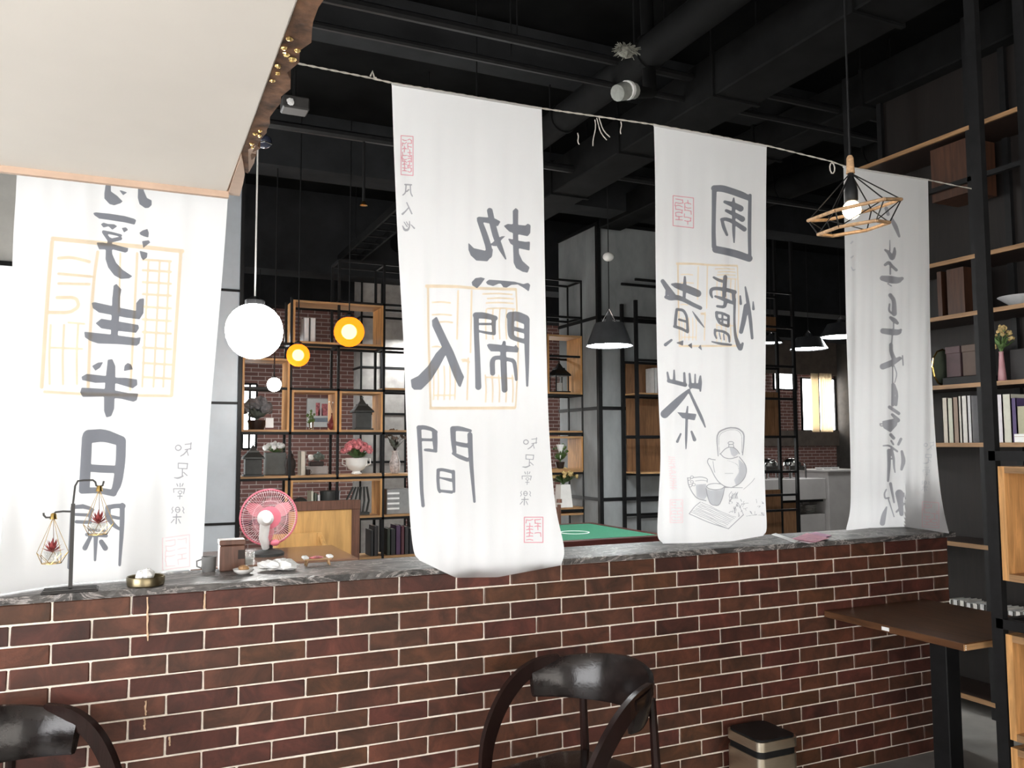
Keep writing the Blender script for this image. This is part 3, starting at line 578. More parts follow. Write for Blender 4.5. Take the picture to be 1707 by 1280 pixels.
# --- banner four
g = G().o(1450, 330, 4.414)
g.S((120, 75, 26), (135, 120, 24)); g.S((162, 160, 26), (190, 210, 36), (216, 282, 18)); g.S((147, 310, 6), (147, 390, 10)); g.S((112, 382, 15), (140, 400, 30), (165, 455, 34), (183, 400, 28), (182, 368, 14)); g.S((112, 492, 20), (140, 470, 26), (160, 500, 22), (195, 530, 22)); g.S((150, 500, 12), (150, 560))
g.S((92, 590, 38), (150, 600, 58), (208, 608, 48), (238, 592, 24)); g.S((130, 630, 8), (160, 648)); g.S((150, 715, 30), (180, 750, 30), (180, 850, 38)); g.S((145, 780, 12), (138, 830, 16), (160, 848, 14)); g.S((152, 880, 22), (180, 900, 38), (202, 920, 24)); g.S((175, 910, 10), (175, 960))
g.S((96, 978, 40), (150, 985, 48), (212, 990, 44), (228, 970, 18)); g.S((165, 1010, 10), (160, 1080)); g.S((155, 1080, 28), (155, 1130, 28), (180, 1190, 34)); g.S((95, 1240, 44), (150, 1220, 48), (220, 1180, 28)); g.S((240, 1160, 10), (245, 1230))
g.o(1440, 600, 4.267)
g.S((205, 40, 8), (205, 170, 10)); g.S((215, 40, 7), (238, 100, 9), (220, 160, 7)); g.S((208, 175, 24), (206, 318, 24)); g.S((216, 178, 18), (238, 240, 20), (228, 318, 22)); g.S((182, 335, 24), (248, 380, 24)); g.S((202, 388, 20), (242, 428, 32)); g.P((130, 435), (245, 410), (235, 465), (190, 515), (140, 485)); g.S((132, 455, 8), (112, 450), (118, 470), (135, 470))
g.S((192, 532, 24), (212, 555, 24)); g.S((195, 575, 14), (210, 600, 14)); g.S((264, 562, 20), (246, 600, 18)); g.S((138, 610, 10), (180, 605, 15), (238, 650, 14)); g.S((178, 645, 28), (180, 740, 26), (172, 860, 16)); g.S((195, 640, 26), (214, 700, 18), (214, 760, 14), (222, 800, 9)); g.S((180, 700, 10), (215, 705)); g.S((270, 650, 18), (285, 720, 34), (268, 778, 18))
g.S((160, 920, 10), (144, 950, 12), (150, 988, 12), (178, 980, 12)); g.S((190, 880, 22), (215, 1012, 14)); g.S((175, 990, 10), (215, 1115, 8)); g.S((252, 950, 58), (260, 1020, 40), (268, 1095, 30)); g.S((284, 950, 16), (296, 990, 8)); g.S((232, 1080, 14), (290, 1020, 12)); g.S((162, 1045, 10), (142, 1100, 36), (132, 1160, 38))
field_mesh(4, g.sh, 1.3, 'calligraphy', INKP, B4)
g = G(); small_chars(g, 1538-289*.6+260*.6, 736-737*.62+720*.62, 5.12/.61); g.o(1320, 220, 3.556).S((350, 660, 8), (360, 650, 10)); g.S((352, 745, 10), (364, 735, 7)); g.S((352, 800, 6), (362, 822, 9), (376, 815, 5)); field_mesh(4, g.sh, .7, 'small_script', INKL, B4)
g = G(); seal_frame(g, 1537.5, 836, 1565, 878, 1.6, 2, 8, 21); field_mesh(4, g.sh, .8, 'pink_seal', PINKL, B4)

# --- twine the banners hang from, with frayed tails
pts = []
cp = [(380, 84), (500, 108), (611, 130), (655, 140), (780, 161), (903, 182), (1000, 196), (1090, 209), (1185, 226), (1278, 244), (1385, 270), (1410, 279), (1547, 301), (1600, 312)]
for (a, b), (c, d) in zip(cp[:-1], cp[1:]):
    n = max(2, int((c-a)/7))
    for k in range(n): q = k/n; p = at(a+(c-a)*q, b+(d-b)*q, YS); pts.append(p)
p = at(1600, 312, YS); pts.append(np.array([4.9, YS, p[2]])); pts.insert(0, np.array([-.6, YS, pts[0][2]]))
tw = thing('twine_string', 'twisted white twine strung across the room carrying the cloth banners', 'string', pts[0])
for s in (0, 1):
    MB().tube([(p[0], p[1]+.0022*math.cos(k*1.3+s*math.pi), p[2]+.004+.0022*math.sin(k*1.3+s*math.pi)) for k, p in enumerate(pts)], .0026, 5).build('strand', ROPE, tw)
def tail(px, py, L, bend, r=.0013, n=6):
    p = at(px, py, YS); return [(p[0]+bend*(k/n)**2+.004*math.sin(k), p[1]-.004, p[2]-L*k/n) for k in range(n+1)]
for px, py, L, bd in ((994, 197, .10, .055), (998, 197, .085, .06), (962, 222, .055, .01), (991, 200, .13, -.012), (1034, 203, .062, .001)):
    MB().tube(tail(px, py, L, bd), .0024, 4).build('frayed_tail', ROPE, tw)
p = at(1385, 272, YS); MB().tube([(p[0]+.018*math.sin(a*.7)+.006, p[1]-.003, p[2]-.028+.03*math.cos(a*.7)) for a in range(9)], .0035, 5, closed=True).build('knot_loop', ROPE, tw)
p = at(622, 128, YS); MB().tube([(p[0]-.012, p[1], p[2]), (p[0]-.004, p[1]-.004, p[2]+.022), (p[0]+.004, p[1], p[2]), (p[0]+.014, p[1], p[2]-.004)], .004, 5).build('knot', ROPE, tw)
# ------------------------------------------------------------------ cage pendant lamp in front of the cursive banner
def hexring(c, R, ph, tilt, n=6): return [(c[0]+R*math.cos(ph+k*math.pi*2/n), c[1]+R*math.sin(ph+k*math.pi*2/n), c[2]+tilt*R*math.cos(ph+k*math.pi*2/n)) for k in range(n)]
lx, ly = 2.716, -.9
lamp = thing('cage_pendant_lamp', 'wood and wire hexagonal cage pendant lamp hanging before the cursive banner', 'pendant lamp', (lx, ly, 2.43))
MB().tube([(lx, ly, 2.735), (lx, ly, 4.75)], .004, 6).build('cord', BLACK, lamp)
MB().lathe([(.008, 2.74), (.013, 2.73), (.015, 2.69), (.0165, 2.67)], (lx, ly, 0), 12).build('wooden_cap', NATW, lamp, True)
MB().lathe([(.010, 2.675), (.014, 2.64), (.021, 2.62), (.024, 2.60), (.024, 2.565), (.02, 2.56)], (lx, ly, 0), 14).build('socket', BLACK, lamp, True); sock = [c_ for c_ in lamp.children if c_.name.startswith('socket')][0]
MB().ball((lx, ly, 2.527), (.034, .034, .036), 16, 10).build('bulb', emitter('warm bulb', (1, .80, .52), E_BULB), sock, True)
up = hexring((lx+.012, ly, 2.528), .168, .35, .22); lo = hexring((lx+.005, ly, 2.455), .128, .35, .14)
for ring in (up, lo):
    for a, b in zip(ring, ring[1:]+ring[:1]): MB().tube([a, b], .007, 6).build('wooden_bar', NATW, lamp)
for a in up: MB().tube([(lx, ly, 2.672), a], .0026, 5).build('wire', BLACK, lamp)
for k in range(6):
    MB().tube([up[k], lo[k]], .0026, 5).build('wire', BLACK, lamp); MB().tube([up[(k+1) % 6], lo[k]], .0022, 5).build('wire', BLACK, lamp)

# ------------------------------------------------------------------ candle stand with two hanging terrariums
sx, sy = .05, .03
st = thing('hanger_stand', 'grey metal two armed hanger stand on a grooved base', 'stand', (sx, sy, CT))
MB().box((sx-.085, sy-.045, CT), (sx+.085, sy+.045, CT+.006), .002).build('base', GUN, st)
for q in (-.03, 0, .03): MB().box((sx-.08, sy+q-.006, CT+.006), (sx+.08, sy+q+.006, CT+.010)).build('base_slat', GUN, st)
MB().box((sx-.006, sy-.006, CT+.006), (sx+.006, sy+.006, 1.44)).build('pole', GUN, st)
MB().tube([(sx-.002, sy, 1.42), (sx+.004, sy, 1.50), (sx+.012, sy, 1.517), (sx+.03, sy, 1.519), (sx+.058, sy, 1.519), (sx+.066, sy, 1.512), (sx+.069, sy, 1.5), (sx+.078, sy, 1.495), (sx+.089, sy, 1.5), (sx+.092, sy, 1.515)], .0032, 6).build('hook_arm', GUN, st, True)
MB().tube([(sx, sy, 1.413), (sx-.03, sy, 1.415), (sx-.052, sy, 1.413), (sx-.06, sy, 1.404), (sx-.068, sy, 1.396), (sx-.08, sy, 1.396), (sx-.087, sy, 1.404), (sx-.088, sy, 1.412)], .0032, 6).build('hook_arm', GUN, st, True)
def terrarium(loc, label, seed):
    r = random.Random(seed); t = thing('hanging_terrarium', label, 'terrarium', loc, 'terrariums on the hanger stand')
    x, y, z = loc
    top = [(x, y, z+.155)]; mid = [(x+.05*math.cos(a*1.2566+.3), y+.05*math.sin(a*1.2566+.3), z+.035) for a in range(5)]; bot = [(x+.03*math.cos(a*1.2566+.9), y+.03*math.sin(a*1.2566+.9), z) for a in range(5)]
    fr = [(top[0], p) for p in mid]+[(mid[k], bot[k]) for k in range(5)]+[(mid[(k+1) % 5], bot[k]) for k in range(5)]+[(bot[k], bot[(k+1) % 5]) for k in range(5)]
    f = MB()
    for a, b in fr: f.tube([a, b], .0011, 4)
    f.build('wire_frame', BRASS, t)
    MB().lathe([(.003, .157), (.005, .168), (.0085, .165), (.0105, .152), (.012, .148)], (x, y, z), 10).build('cap', BRASS, t, True)
    MB().lathe([(.019, .002), (.022, .01), (.025, .036), (.027, .04), (.0255, .04), (.023, .036), (.02, .011)], (x, y, z), 14, False).build('glass_cup', GLASS, t, True)
    MB().lathe([(.03, .0), (.03, .002), (.006, .003)], (x, y, z), 12).build('tray', BRASS, t)
    s = MB()
    for k in range(20):
        a = k*2.4; q = .012+.020*(1-k/20); hgt = .04+.042*(k/20); s.leaf((x, y, z+.036), (x+q*1.25*math.cos(a), y+q*1.25*math.sin(a), z+hgt+.006), .006)
    s.build('succulent', RED, t)
    return t
terrarium((sx+.079, sy, 1.495-.163), 'gold wire terrarium with a red succulent hung from the upper hook', 1)
terrarium((sx-.058, sy, 1.41-.168), 'gold wire terrarium with a red succulent hung from the lower hook', 2)
# ------------------------------------------------------------------ ashtray with crumpled tissue
ax, ay = .285, .045
a = thing('ashtray', 'brass coloured round ashtray full of crumpled tissue on the ledge', 'ashtray', (ax, ay, CT))
MB().lathe([(.058, 0), (.062, .004), (.064, .03), (.062, .033), (.058, .031), (.056, .012), (.01, .010)], (ax, ay, CT), 24).build('bowl', mat('aged brass', (.20, .165, .10), .3, .9, .1), a, True)
for k in range(5): MB().ball((ax+random.uniform(-.03, .03), ay+random.uniform(-.03, .03), CT+.028+random.uniform(0, .012)), .02, 8, 6, .28).build('crumpled_tissue', PAPER, a)

# ------------------------------------------------------------------ small things further along the ledge
p = atz(411, 944, CT); c = (p[0], p[1]+.02, CT)
gj = thing('glass_jar', 'small clear glass jar with sugar beside the white napkins', 'jar', c)
MB().lathe([(.03, 0), (.033, .004), (.033, .05), (.035, .055), (.032, .055), (.03, .048), (.03, .006)], c, 16, False).build('glass', GLASS, gj, True); MB().lathe([(.001, .006), (.028, .006), (.028, .028), (.012, .034)], c, 14).build('sugar', PAPER, gj, True)
p = atz(398, 941, CT); c = (p[0], min(.3, p[1]+.03), CT)
nb = thing('napkin_holder', 'low white dish with a brown cookie on the ledge', 'dish', (c[0]-.012, .16, CT)); c = (c[0]-.012, .16, CT)
MB().lathe([(.02, 0), (.036, .012), (.04, .02), (.037, .02), (.02, .006)], c, 16).build('dish', WHITE, nb, True); MB().ball((c[0], c[1], CT+.022), (.022, .022, .012), 10, 6, .1).build('cookie', OAKX, nb)
p = atz(452, 944, CT)
nk = thing('napkin_heap', 'heap of crumpled white napkins on the ledge beneath the fan', 'napkins', (p[0], .2, CT))
for k in range(7): MB().ball((p[0]+random.uniform(-.055, .055), .2+random.uniform(-.05, .05), CT+.018+random.uniform(0, .014)), (.04, .035, .018), 9, 6, .2).build('napkin', PAPER, nk)
p = atz(523, 938, CT); bx, by = p[0], .27
bs = thing('toy_bench', 'miniature pale wooden bench standing on the ledge', 'ornament', (bx, by, CT))
MB().box((bx-.055, by-.02, CT+.022), (bx+.055, by+.02, CT+.028), .002).build('seat', NATW, bs)
for q in (-1, 1):
    MB().box((bx+q*.05-.012, by-.022, CT+.028), (bx+q*.05+.012, by+.022, CT+.04), .004).build('arm', PAPER, bs)
    for w2 in (-1, 1): MB().tube([(bx+q*.042, by+w2*.014, CT+.024), (bx+q*.048, by+w2*.017, CT)], .004, 6).build('leg', NATW, bs)
MB().ball((bx-.005, by, CT+.032), (.03, .016, .006), 8, 5, .2).build('topping', ROSE, bs)
# brown wooden tea caddy and white cup at the back of the ledge
p = atz(375, 936, CT); cx, cy = p[0]-.0, .30
tc = thing('tea_caddy', 'tall brown wooden tea caddy with a lid on the ledge', 'box', (cx, cy, CT))
MB().box((cx-.048, cy-.04, CT), (cx+.048, cy+.04, CT+.098), .003).build('body', FRAMEW, tc); MB().box((cx-.05, cy-.042, CT+.10), (cx+.05, cy+.042, CT+.12), .003).build('lid', FRAMEW, tc)
MB().box((cx+.02, cy-.043, CT+.045), (cx+.045, cy-.04, CT+.08)).build('label_plate', DARKW, tc)
c = (cx-.085, cy-.01, CT); cu = thing('grey_cup', 'small grey cup next to the wooden tea caddy', 'cup', c)
MB().lathe([(.024, 0), (.026, .004), (.028, .058), (.025, .058), (.023, .01), (.002, .008)], c, 16).build('body', mat('grey glaze', (.20, .20, .20), .3), cu, True)
MB().tube([(c[0]-.027, c[1], CT+.048), (c[0]-.045, c[1], CT+.042), (c[0]-.044, c[1], CT+.022), (c[0]-.027, c[1], CT+.014)], .003, 5).build('handle', mat('grey glaze', (.2, .2, .2)), cu)
# leaflets near the end of the ledge
def sheet(pp, name, m, label, h, grp=None):
    q = [atz(x, y, CT+h) for x, y in pp]; mb = MB(); n = len(q)
    mb.add([tuple(v) for v in q]+[(v[0], v[1], v[2]+.002) for v in q], [tuple(range(n)), tuple(range(2*n-1, n-1, -1))]+[(i, (i+1) % n, n+(i+1) % n, n+i) for i in range(n)])
    o = mb.build(name, m); return tag(o, label, 'leaflet', grp)
sheet([(1286, 891), (1293, 889), (1331, 902), (1325, 905)], 'folded_leaflet', PAPER, 'narrow white folded leaflet lying on the marble ledge', .001)
sheet([(1322, 898), (1345, 889), (1382, 897), (1360, 904)], 'pink_leaflet', mat('pink print', (.62, .25, .34), .6, 0, .2, 40), 'pink printed leaflet on top of two others on the ledge', .006)
sheet([(1335, 893), (1360, 887), (1386, 893), (1366, 899)], 'magenta_leaflet', mat('magenta print', (.50, .22, .36), .6, 0, .25, 50), 'magenta leaflet half under the pink leaflet on the ledge', .003)
sheet([(1316, 899), (1338, 892), (1370, 901), (1350, 906)], 'pale_leaflet', mat('pale leaflet print', (.66, .52, .56), .6, 0, .15, 60), 'pale patterned leaflet at the bottom of the leaflets on the ledge', .0005)

# ------------------------------------------------------------------ bent wood armchairs
def make_chair(label):
    c = thing('bentwood_armchair', label, 'chair', (0, 0, 0), 'armchairs along the brick wall')
    m = MB(); bmx = bmesh.new()
    prof = [(-.23, -.18), (-.20, -.235), (0, -.255), (.20, -.235), (.23, -.18), (.225, .1), (.17, .2), (0, .225), (-.17, .2), (-.225, .1)]
    m.prism(prof, 2, .40, .425); m.build('seat_frame', BENT, c)
    m = MB(); rings = []
    for s, z in ((.985, .425), (1.0, .445), (.97, .465), (.85, .474)): rings.append([(x*s, y*s, z) for x, y in prof])
    n = len(prof); m.add([q for r in rings for q in r], [(i*n+k, i*n+(k+1) % n, (i+1)*n+(k+1) % n, (i+1)*n+k) for i in range(3) for k in range(n)]+[tuple(3*n+k for k in range(n))]); m.build('seat', LEATHER, c, True)
    m = MB(); K = 22; cs = 10; vs = []
    for k in range(K+1):
        a = math.radians(8+164*k/K); e = abs(k/K-.5)*2; R = .275; hh = .088-.03*e*e; zc = .745-.012*e+.012*(1-e); th = .019-.006*e**4
        for q in range(cs):
            t = 2*math.pi*q/cs; u = math.copysign(abs(math.cos(t))**.6, math.cos(t)); v = math.copysign(abs(math.sin(t))**.6, math.sin(t))
            rr = R+u*th+v*hh*.22; vs.append((rr*math.cos(a), rr*math.sin(a)*.95-.03, zc+v*hh))
    m.add(vs, [(k*cs+q, k*cs+(q+1) % cs, (k+1)*cs+(q+1) % cs, (k+1)*cs+q) for k in range(K) for q in range(cs)]+[tuple(range(cs)), tuple(K*cs+q for q in range(cs))]); m.build('backrest', LEATHER, c, True)
    for s in (-1, 1):
        arm = [(s*.245, .12, .80), (s*.272, .03, .785), (s*.285, -.06, .735), (s*.284, -.14, .65), (s*.272, -.2, .54), (s*.255, -.225, .42)]
        f = MB(); P = [Vector(q) for q in arm]
        fine = []
        for i in range(len(P)-1):
            A_, B_, C_, D_ = P[max(i-1, 0)], P[i], P[i+1], P[min(i+2, len(P)-1)]
            for t in (0, .25, .5, .75): fine.append(.5*((2*B_)+(C_-A_)*t+(2*A_-5*B_+4*C_-D_)*t*t+(3*B_-A_-3*C_+D_)*t**3))
        fine.append(P[-1]); vs = []
        for i, q in enumerate(fine):
            d = (fine[min(i+1, len(fine)-1)]-fine[max(i-1, 0)]).normalized(); nrm = Vector((s, 0, 0)); nrm = (nrm-d*nrm.dot(d)).normalized(); bi = d.cross(nrm); wv = .020+.010*math.sin(math.pi*i/(len(fine)-1))
            for (x, y) in ((.011, wv), (-.011, wv), (-.011, -wv), (.011, -wv)): vs.append(q+nrm*x+bi*y)
        L = len(fine); f.add(vs, [(i*4+k, i*4+(k+1) % 4, (i+1)*4+(k+1) % 4, (i+1)*4+k) for i in range(L-1) for k in range(4)]+[(0, 1, 2, 3), tuple((L-1)*4+k for k in range(4))]); f.build('arm', BENT, c, True)
        MB().tube([(s*.255, -.215, .43), (s*.245, -.225, .2), (s*.24, -.235, 0)], [.02, .017, .012], 8).build('leg', BENT, c, True)
        MB().tube([(s*.185, .19, .74), (s*.19, .205, .42), (s*.205, .235, 0)], [.014, .019, .012], 8).build('leg', BENT, c, True)
    return c
ch = make_chair('dark bentwood armchair with a leather back, standing before the middle of the brick wall')
ch.location = (1.695, -.535, 0); ch.rotation_euler = (0, 0, math.radians(-78))
dup(ch, (-.11, -.37, 0), math.radians(40), 'dark bentwood armchair by the brick wall below the hanger stand')

# ------------------------------------------------------------------ waste bin
b = thing('waste_bin', 'square champagne steel waste bin with a black swing lid against the bricks', 'waste bin', (2.85, -.16, 0))
def rrect(x0, y0, x1, y1, r, n=4):
    o = []
    for (cx, cy, s) in ((x1-r, y1-r, 0), (x0+r, y1-r, 1), (x0+r, y0+r, 2), (x1-r, y0+r, 3)):
        for k in range(n+1): a = (s+k/n)*math.pi/2; o.append((cx+r*math.cos(a), cy+r*math.sin(a)))
    return o
MB().prism(rrect(2.74, -.275, 2.96, -.045, .03), 2, 0, .265).build('body', SILVER, b, True)
MB().prism(rrect(2.745, -.27, 2.955, -.05, .03), 2, .265, .295).build('black_band', BLACK, b, True)
MB().prism(rrect(2.738, -.277, 2.962, -.043, .032), 2, .295, .335).build('rim', SILVER, b, True)
MB().prism(rrect(2.746, -.269, 2.954, -.051, .03), 2, .335, .343).build('lid', BLACK, b, True)

# ------------------------------------------------------------------ table fixed to the brick wall
t = thing('wall_table', 'dark walnut topped table butted against the brick wall', 'table', (3.75, -.38, 0))
MB().box((3.40, -.775, .768), (4.12, -.004, .80), .003).build('table_top', WALNUT, t)
MB().box((3.398, -.778, .772), (4.122, -.774, .796)).build('edge_band', OAKX, t)
p = at(1578, 1180, -.42)
MB().box((p[0]-.045, -.465, .012), (p[0]+.045, -.375, .768), .004).build('leg', BLACK, t)
MB().box((p[0]-.2, -.62, 0), (p[0]+.2, -.22, .012), .003).build('base_plate', BLACK, t)
MB().box((3.395, -.40, .776), (3.398, -.36, .792)).build('sticker', PAPER, t)
for k in range(3): MB().box((3.403, -.7795, .774+k*.008), (3.408, -.778, .778+k*.008)).build('screw_cap', PAPER, t)

# ------------------------------------------------------------------ bookcase beyond the wall end
X = 4.9
bc = thing('tall_bookcase', 'tall black framed bookcase with oak edged shelves standing past the end of the brick wall', 'bookcase', (5.07, .5, 0))
for y in (-.75, .19, 1.15):
    for x in (X, X+.34): MB().box((x-.0, y-.02, 0), (x+.03, y+.02, 4.3)).build('post', BLACK, bc)
SHZ = [.10, .45, 1.02, 1.635, 2.0, 2.44, 2.79, 3.6]
for z in SHZ:
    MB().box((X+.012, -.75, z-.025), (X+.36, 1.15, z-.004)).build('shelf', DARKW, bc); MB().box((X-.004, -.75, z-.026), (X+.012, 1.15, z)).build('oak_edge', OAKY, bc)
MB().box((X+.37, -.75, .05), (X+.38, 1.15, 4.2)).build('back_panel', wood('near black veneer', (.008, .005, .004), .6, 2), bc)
BRN = wood('russet veneer', (.055, .022, .011), .5, 2)
for y0, y1, z0, z1 in ((.3, .42, 2.45, 2.77), (.23, .5, 3.2, 3.58), (.46, .49, 2.45, 2.77)): MB().box((X+.05, y0, z0), (X+.3, y1, z1-.03)).build('inset_panel', BRN, bc)
MB().box((X, -.75, 3.25), (X+.03, 1.15, 3.28)).build('rail', BLACK, bc)
cols = [(.60, .55, .47), (.56, .57, .47), (.30, .22, .17), (.62, .60, .54), (.66, .64, .60), (.60, .60, .60), (.62, .58, .66), (.70, .67, .70), (.60, .59, .50), (.09, .06, .16), (.42, .40, .28)]
BKM = [mat('book cover %d' % k, c, .6, 0, .05, 20) for k, c in enumerate(cols)]
def book(x, y, z, w, h, d, m, label, grp, ax='y', spine=-1):
    """standing book; w thickness along the shelf, spine towards the room"""
    b = thing('book', label, 'book', (x, y, z), grp); pg = MATS['white paper']
    if ax == 'y':
        cv = MB().box((x, y, z), (x+d, y+.004, z+h)).box((x, y+w-.004, z), (x+d, y+w, z+h)).box((x, y, z), (x+.004, y+w, z+h)); cv.build('cover', m, b)
        MB().box((x+.005, y+.0042, z+.004), (x+d-.004, y+w-.0042, z+h-.004)).build('pages', pg, b)
    else:
        cv = MB().box((x, y, z), (x+.004, y+d, z+h)).box((x+w-.004, y, z), (x+w, y+d, z+h)).box((x, y, z), (x+w, y+.004, z+h)); cv.build('cover', m, b)
        MB().box((x+.0042, y+.005, z+.004), (x+w-.0042, y+d-.004, z+h-.004)).build('pages', pg, b)
    return b
NM = ['ivory', 'pale olive', 'dusty brown', 'thin cream', 'white', 'grey white', 'lilac white', 'pinkish white', 'putty coloured', 'violet', 'khaki']
y = .47
for k, (ci, wd, h) in enumerate(((0, .036, .285), (1, .036, .28), (2, .036, .285), (3, .02, .29), (4, .036, .29), (5, .026, .29))):
    y -= wd+.002; book(X+.02, y, 1.635, wd, h, .2, BKM[ci], NM[ci]+' hardback in the row beside the post of the tall bookcase', 'row of pale books')
y = .165
for k, (ci, wd, h) in enumerate(((6, .05, .285), (7, .042, .285), (8, .05, .285), (9, .03, .26), (10, .05, .21))):
    y -= wd+.003; book(X+.02, y, 1.635, wd, h, .2, BKM[ci], NM[ci]+' book in the row above the oak cube boxes', 'row of pale books')
cu = thing('cream_block', 'low cream box lying before the khaki book on the shelf', 'box', (X+.03, -.09, 1.635))
MB().box((X+.0, -.2, 1.635), (X+.018, -.01, 1.685), .003).build('body', PAPER, cu); MB().box((X-.001, -.2, 1.668), (X+.019, -.01, 1.67)).build('lid_seam', OAKY, cu)
y = .52
for k in range(13):
    wd = .034; y -= wd+.011; book(X+.036, y, .45, wd, .2+.004*(k % 3), .16, BKM[4+k % 2], 'white book standing in the low row of the tall bookcase', 'low row of white books')
y = .33
for k, (m_, lab) in enumerate((('russet', 'brown storage box with a red side on the upper shelf'), ('plum', 'plum brown storage box on the upper shelf'))):
    q = thing('storage_box', lab, 'box', (X+.1, .30+.1*k, 2.0)); mm = mat(m_+' board', (.10, .065, .05) if k == 0 else (.085, .05, .055), .6)
    MB().box((X+.05, .235+.115*k, 2.05), (X+.2, .335+.115*k, 2.24), .003).build('body', mm, q); MB().box((X+.045, .233+.115*k, 2.2), (X+.202, .337+.115*k, 2.245), .003).build('lid', mm, q)
MB().box((X+.035, .215, 2.0), (X+.25, .47, 2.05), .003).build('storage_tray', BLACK); tag(bpy.data.objects['storage_tray'], 'flat black tray beneath the two brown storage boxes', 'tray')
pl = thing('plate_rack', 'round green plate standing on edge on the upper shelf', 'plate', (X+.1, .505, 2.0))
MB().ball((X+.08, .505, 2.12), (.1, .012, .12), 16, 8).build('plate', mat('celadon', (.10, .12, .09), .25), pl, True); MB().tube([(X+.08+.1*math.cos(a*.524), .494, 2.12+.118*math.sin(a*.524)) for a in range(12)], .005, 5, closed=True).build('rim', BRASS, pl)
def blooms(root, base, n, spread, h, rad, stem_m, petal_m, seed, leaves=0, leaf_m=None):
    r = random.Random(seed); s = MB(); f = MB(); l = MB()
    for k in range(n):
        a = r.uniform(0, 6.283); q = spread*math.sqrt(r.random()); e = (base[0]+q*math.cos(a), base[1]+q*math.sin(a), base[2]+h*(1-.45*(q/spread)**2)*r.uniform(.85, 1.05))
        s.tube([base, ((base[0]+e[0])/2+r.uniform(-.01, .01), (base[1]+e[1])/2, base[2]+h*.55), e], .0022, 4); f.ball(e, rad*r.uniform(.7, 1.2), 7, 5, .25)
    for k in range(leaves):
        a = r.uniform(0, 6.283); q = spread*r.uniform(.5, 1.05); l.leaf((base[0], base[1], base[2]+h*.15), (base[0]+q*math.cos(a), base[1]+q*math.sin(a), base[2]+h*r.uniform(.3, .7)), .02+.3*rad)
    so = s.build('stems', stem_m, root); f.build('blooms', petal_m, so)
    if leaves: l.build('leaves', leaf_m or GREENL, so)
vz = thing('bud_vase', 'slim pink bud vase with dry yellow sprigs on the bookcase', 'vase', (X+.06, .085, 2.0))
MB().lathe([(.02, 0), (.024, .01), (.017, .1), (.012, .17), (.014, .18)], (X+.06, .085, 2.0), 14).build('vase', mat('rose glaze', (.42, .20, .22), .3), vz, True); blooms(vz, (X+.06, .085, 2.17), 22, .075, .16, .012, GREENL, YEL, 5, 6)
vz = thing('white_bud_vase', 'narrow white bud vase next to the pink one on the bookcase', 'vase', (X+.06, .15, 2.0))
MB().lathe([(.013, 0), (.016, .01), (.012, .09), (.008, .13), (.01, .14)], (X+.06, .15, 2.0), 12).build('vase', WHITE, vz, True); blooms(vz, (X+.06, .15, 2.13), 9, .03, .13, .01, GREENL, YEL, 6)
bk = thing('dark_book_slab', 'large dark cased book leaning at the back behind the pink vase', 'book', (X+.12, .0, 2.0)); MB().box((X+.1, -.12, 2.0), (X+.13, .06, 2.19), .003).build('cover', mat('charcoal board', (.03, .027, .027), .7), bk); MB().box((X+.104, -.121, 2.006), (X+.126, .058, 2.186)).build('pages', PAPER, bk)
bw = thing('white_bowl', 'shallow white bowl on the shelf above the vases', 'bowl', (X+.12, .02, 2.44)); MB().lathe([(.03, 0), (.05, .008), (.12, .06), (.125, .065), (.115, .06), (.04, .014)], (X+.14, -.0, 2.44), 24).build('bowl', mat('grey white glaze', (.5, .5, .5), .3), bw, True); MB().lathe([(.03, 0), (.03, .012)], (X+.14, 0, 2.44), 16).build('foot', WHITE, bw)

# ------------------------------------------------------------------ nearer black frame with oak boxes
XN = 3.50; YN = -.83
nf = thing('black_frame_shelf', 'black steel frame shelf with oak cube boxes beside the walnut table', 'shelf', (3.72, -1.3, 0))
for x, y in ((XN, YN-.05), (XN+.33, YN-.05), (XN, -2.0), (XN+.33, -2.0)): MB().box((x, y, 0), (x+.032, y+.05, 4.72)).build('post', BLACK, nf)
zr = float(atx(1680, 760, XN)[2]); zb = float(atx(1670, 1040, XN)[2])
for z in (zr, zb, .03):
    for x in (XN, XN+.33): MB().box((x, -2.0, z-.02), (x+.04, YN-.02, z+.02)).build('rail', BLACK, nf)
    for y in (YN-.045, -1.99): MB().box((XN+.04, y, z-.015), (XN+.33, y+.03, z+.015)).build('rail', BLACK, nf)
def cube_box(z0, z1, y0, y1):
    b = MB().box((XN+.34, y0, z0), (XN+.35, y1, z1)).build('box_back', OAK, nf); t_ = .028
    MB().box((XN+.005, y1-t_, z0), (XN+.34, y1, z1)).build('box_side', OAK, nf); MB().box((XN+.005, y0, z0), (XN+.34, y0+t_, z1)).build('box_side', OAK, nf)
    MB().box((XN+.005, y0+t_, z0), (XN+.34, y1-t_, z0+t_)).build('box_board', OAKY, nf); MB().box((XN+.005, y0+t_, z1-t_), (XN+.34, y1-t_, z1)).build('box_board', OAKY, nf)
z1 = float(atx(1657, 769, XN)[2])-.02; z0 = float(atx(1663, 966, XN)[2]); cube_box(z0, z1, -1.45, YN-.055)
z1 = float(atx(1652, 1052, XN)[2])-.0; cube_box(z1-.42, z1, -1.45, YN-.055); cube_box(.06, z1-.45, -1.45, YN-.055)
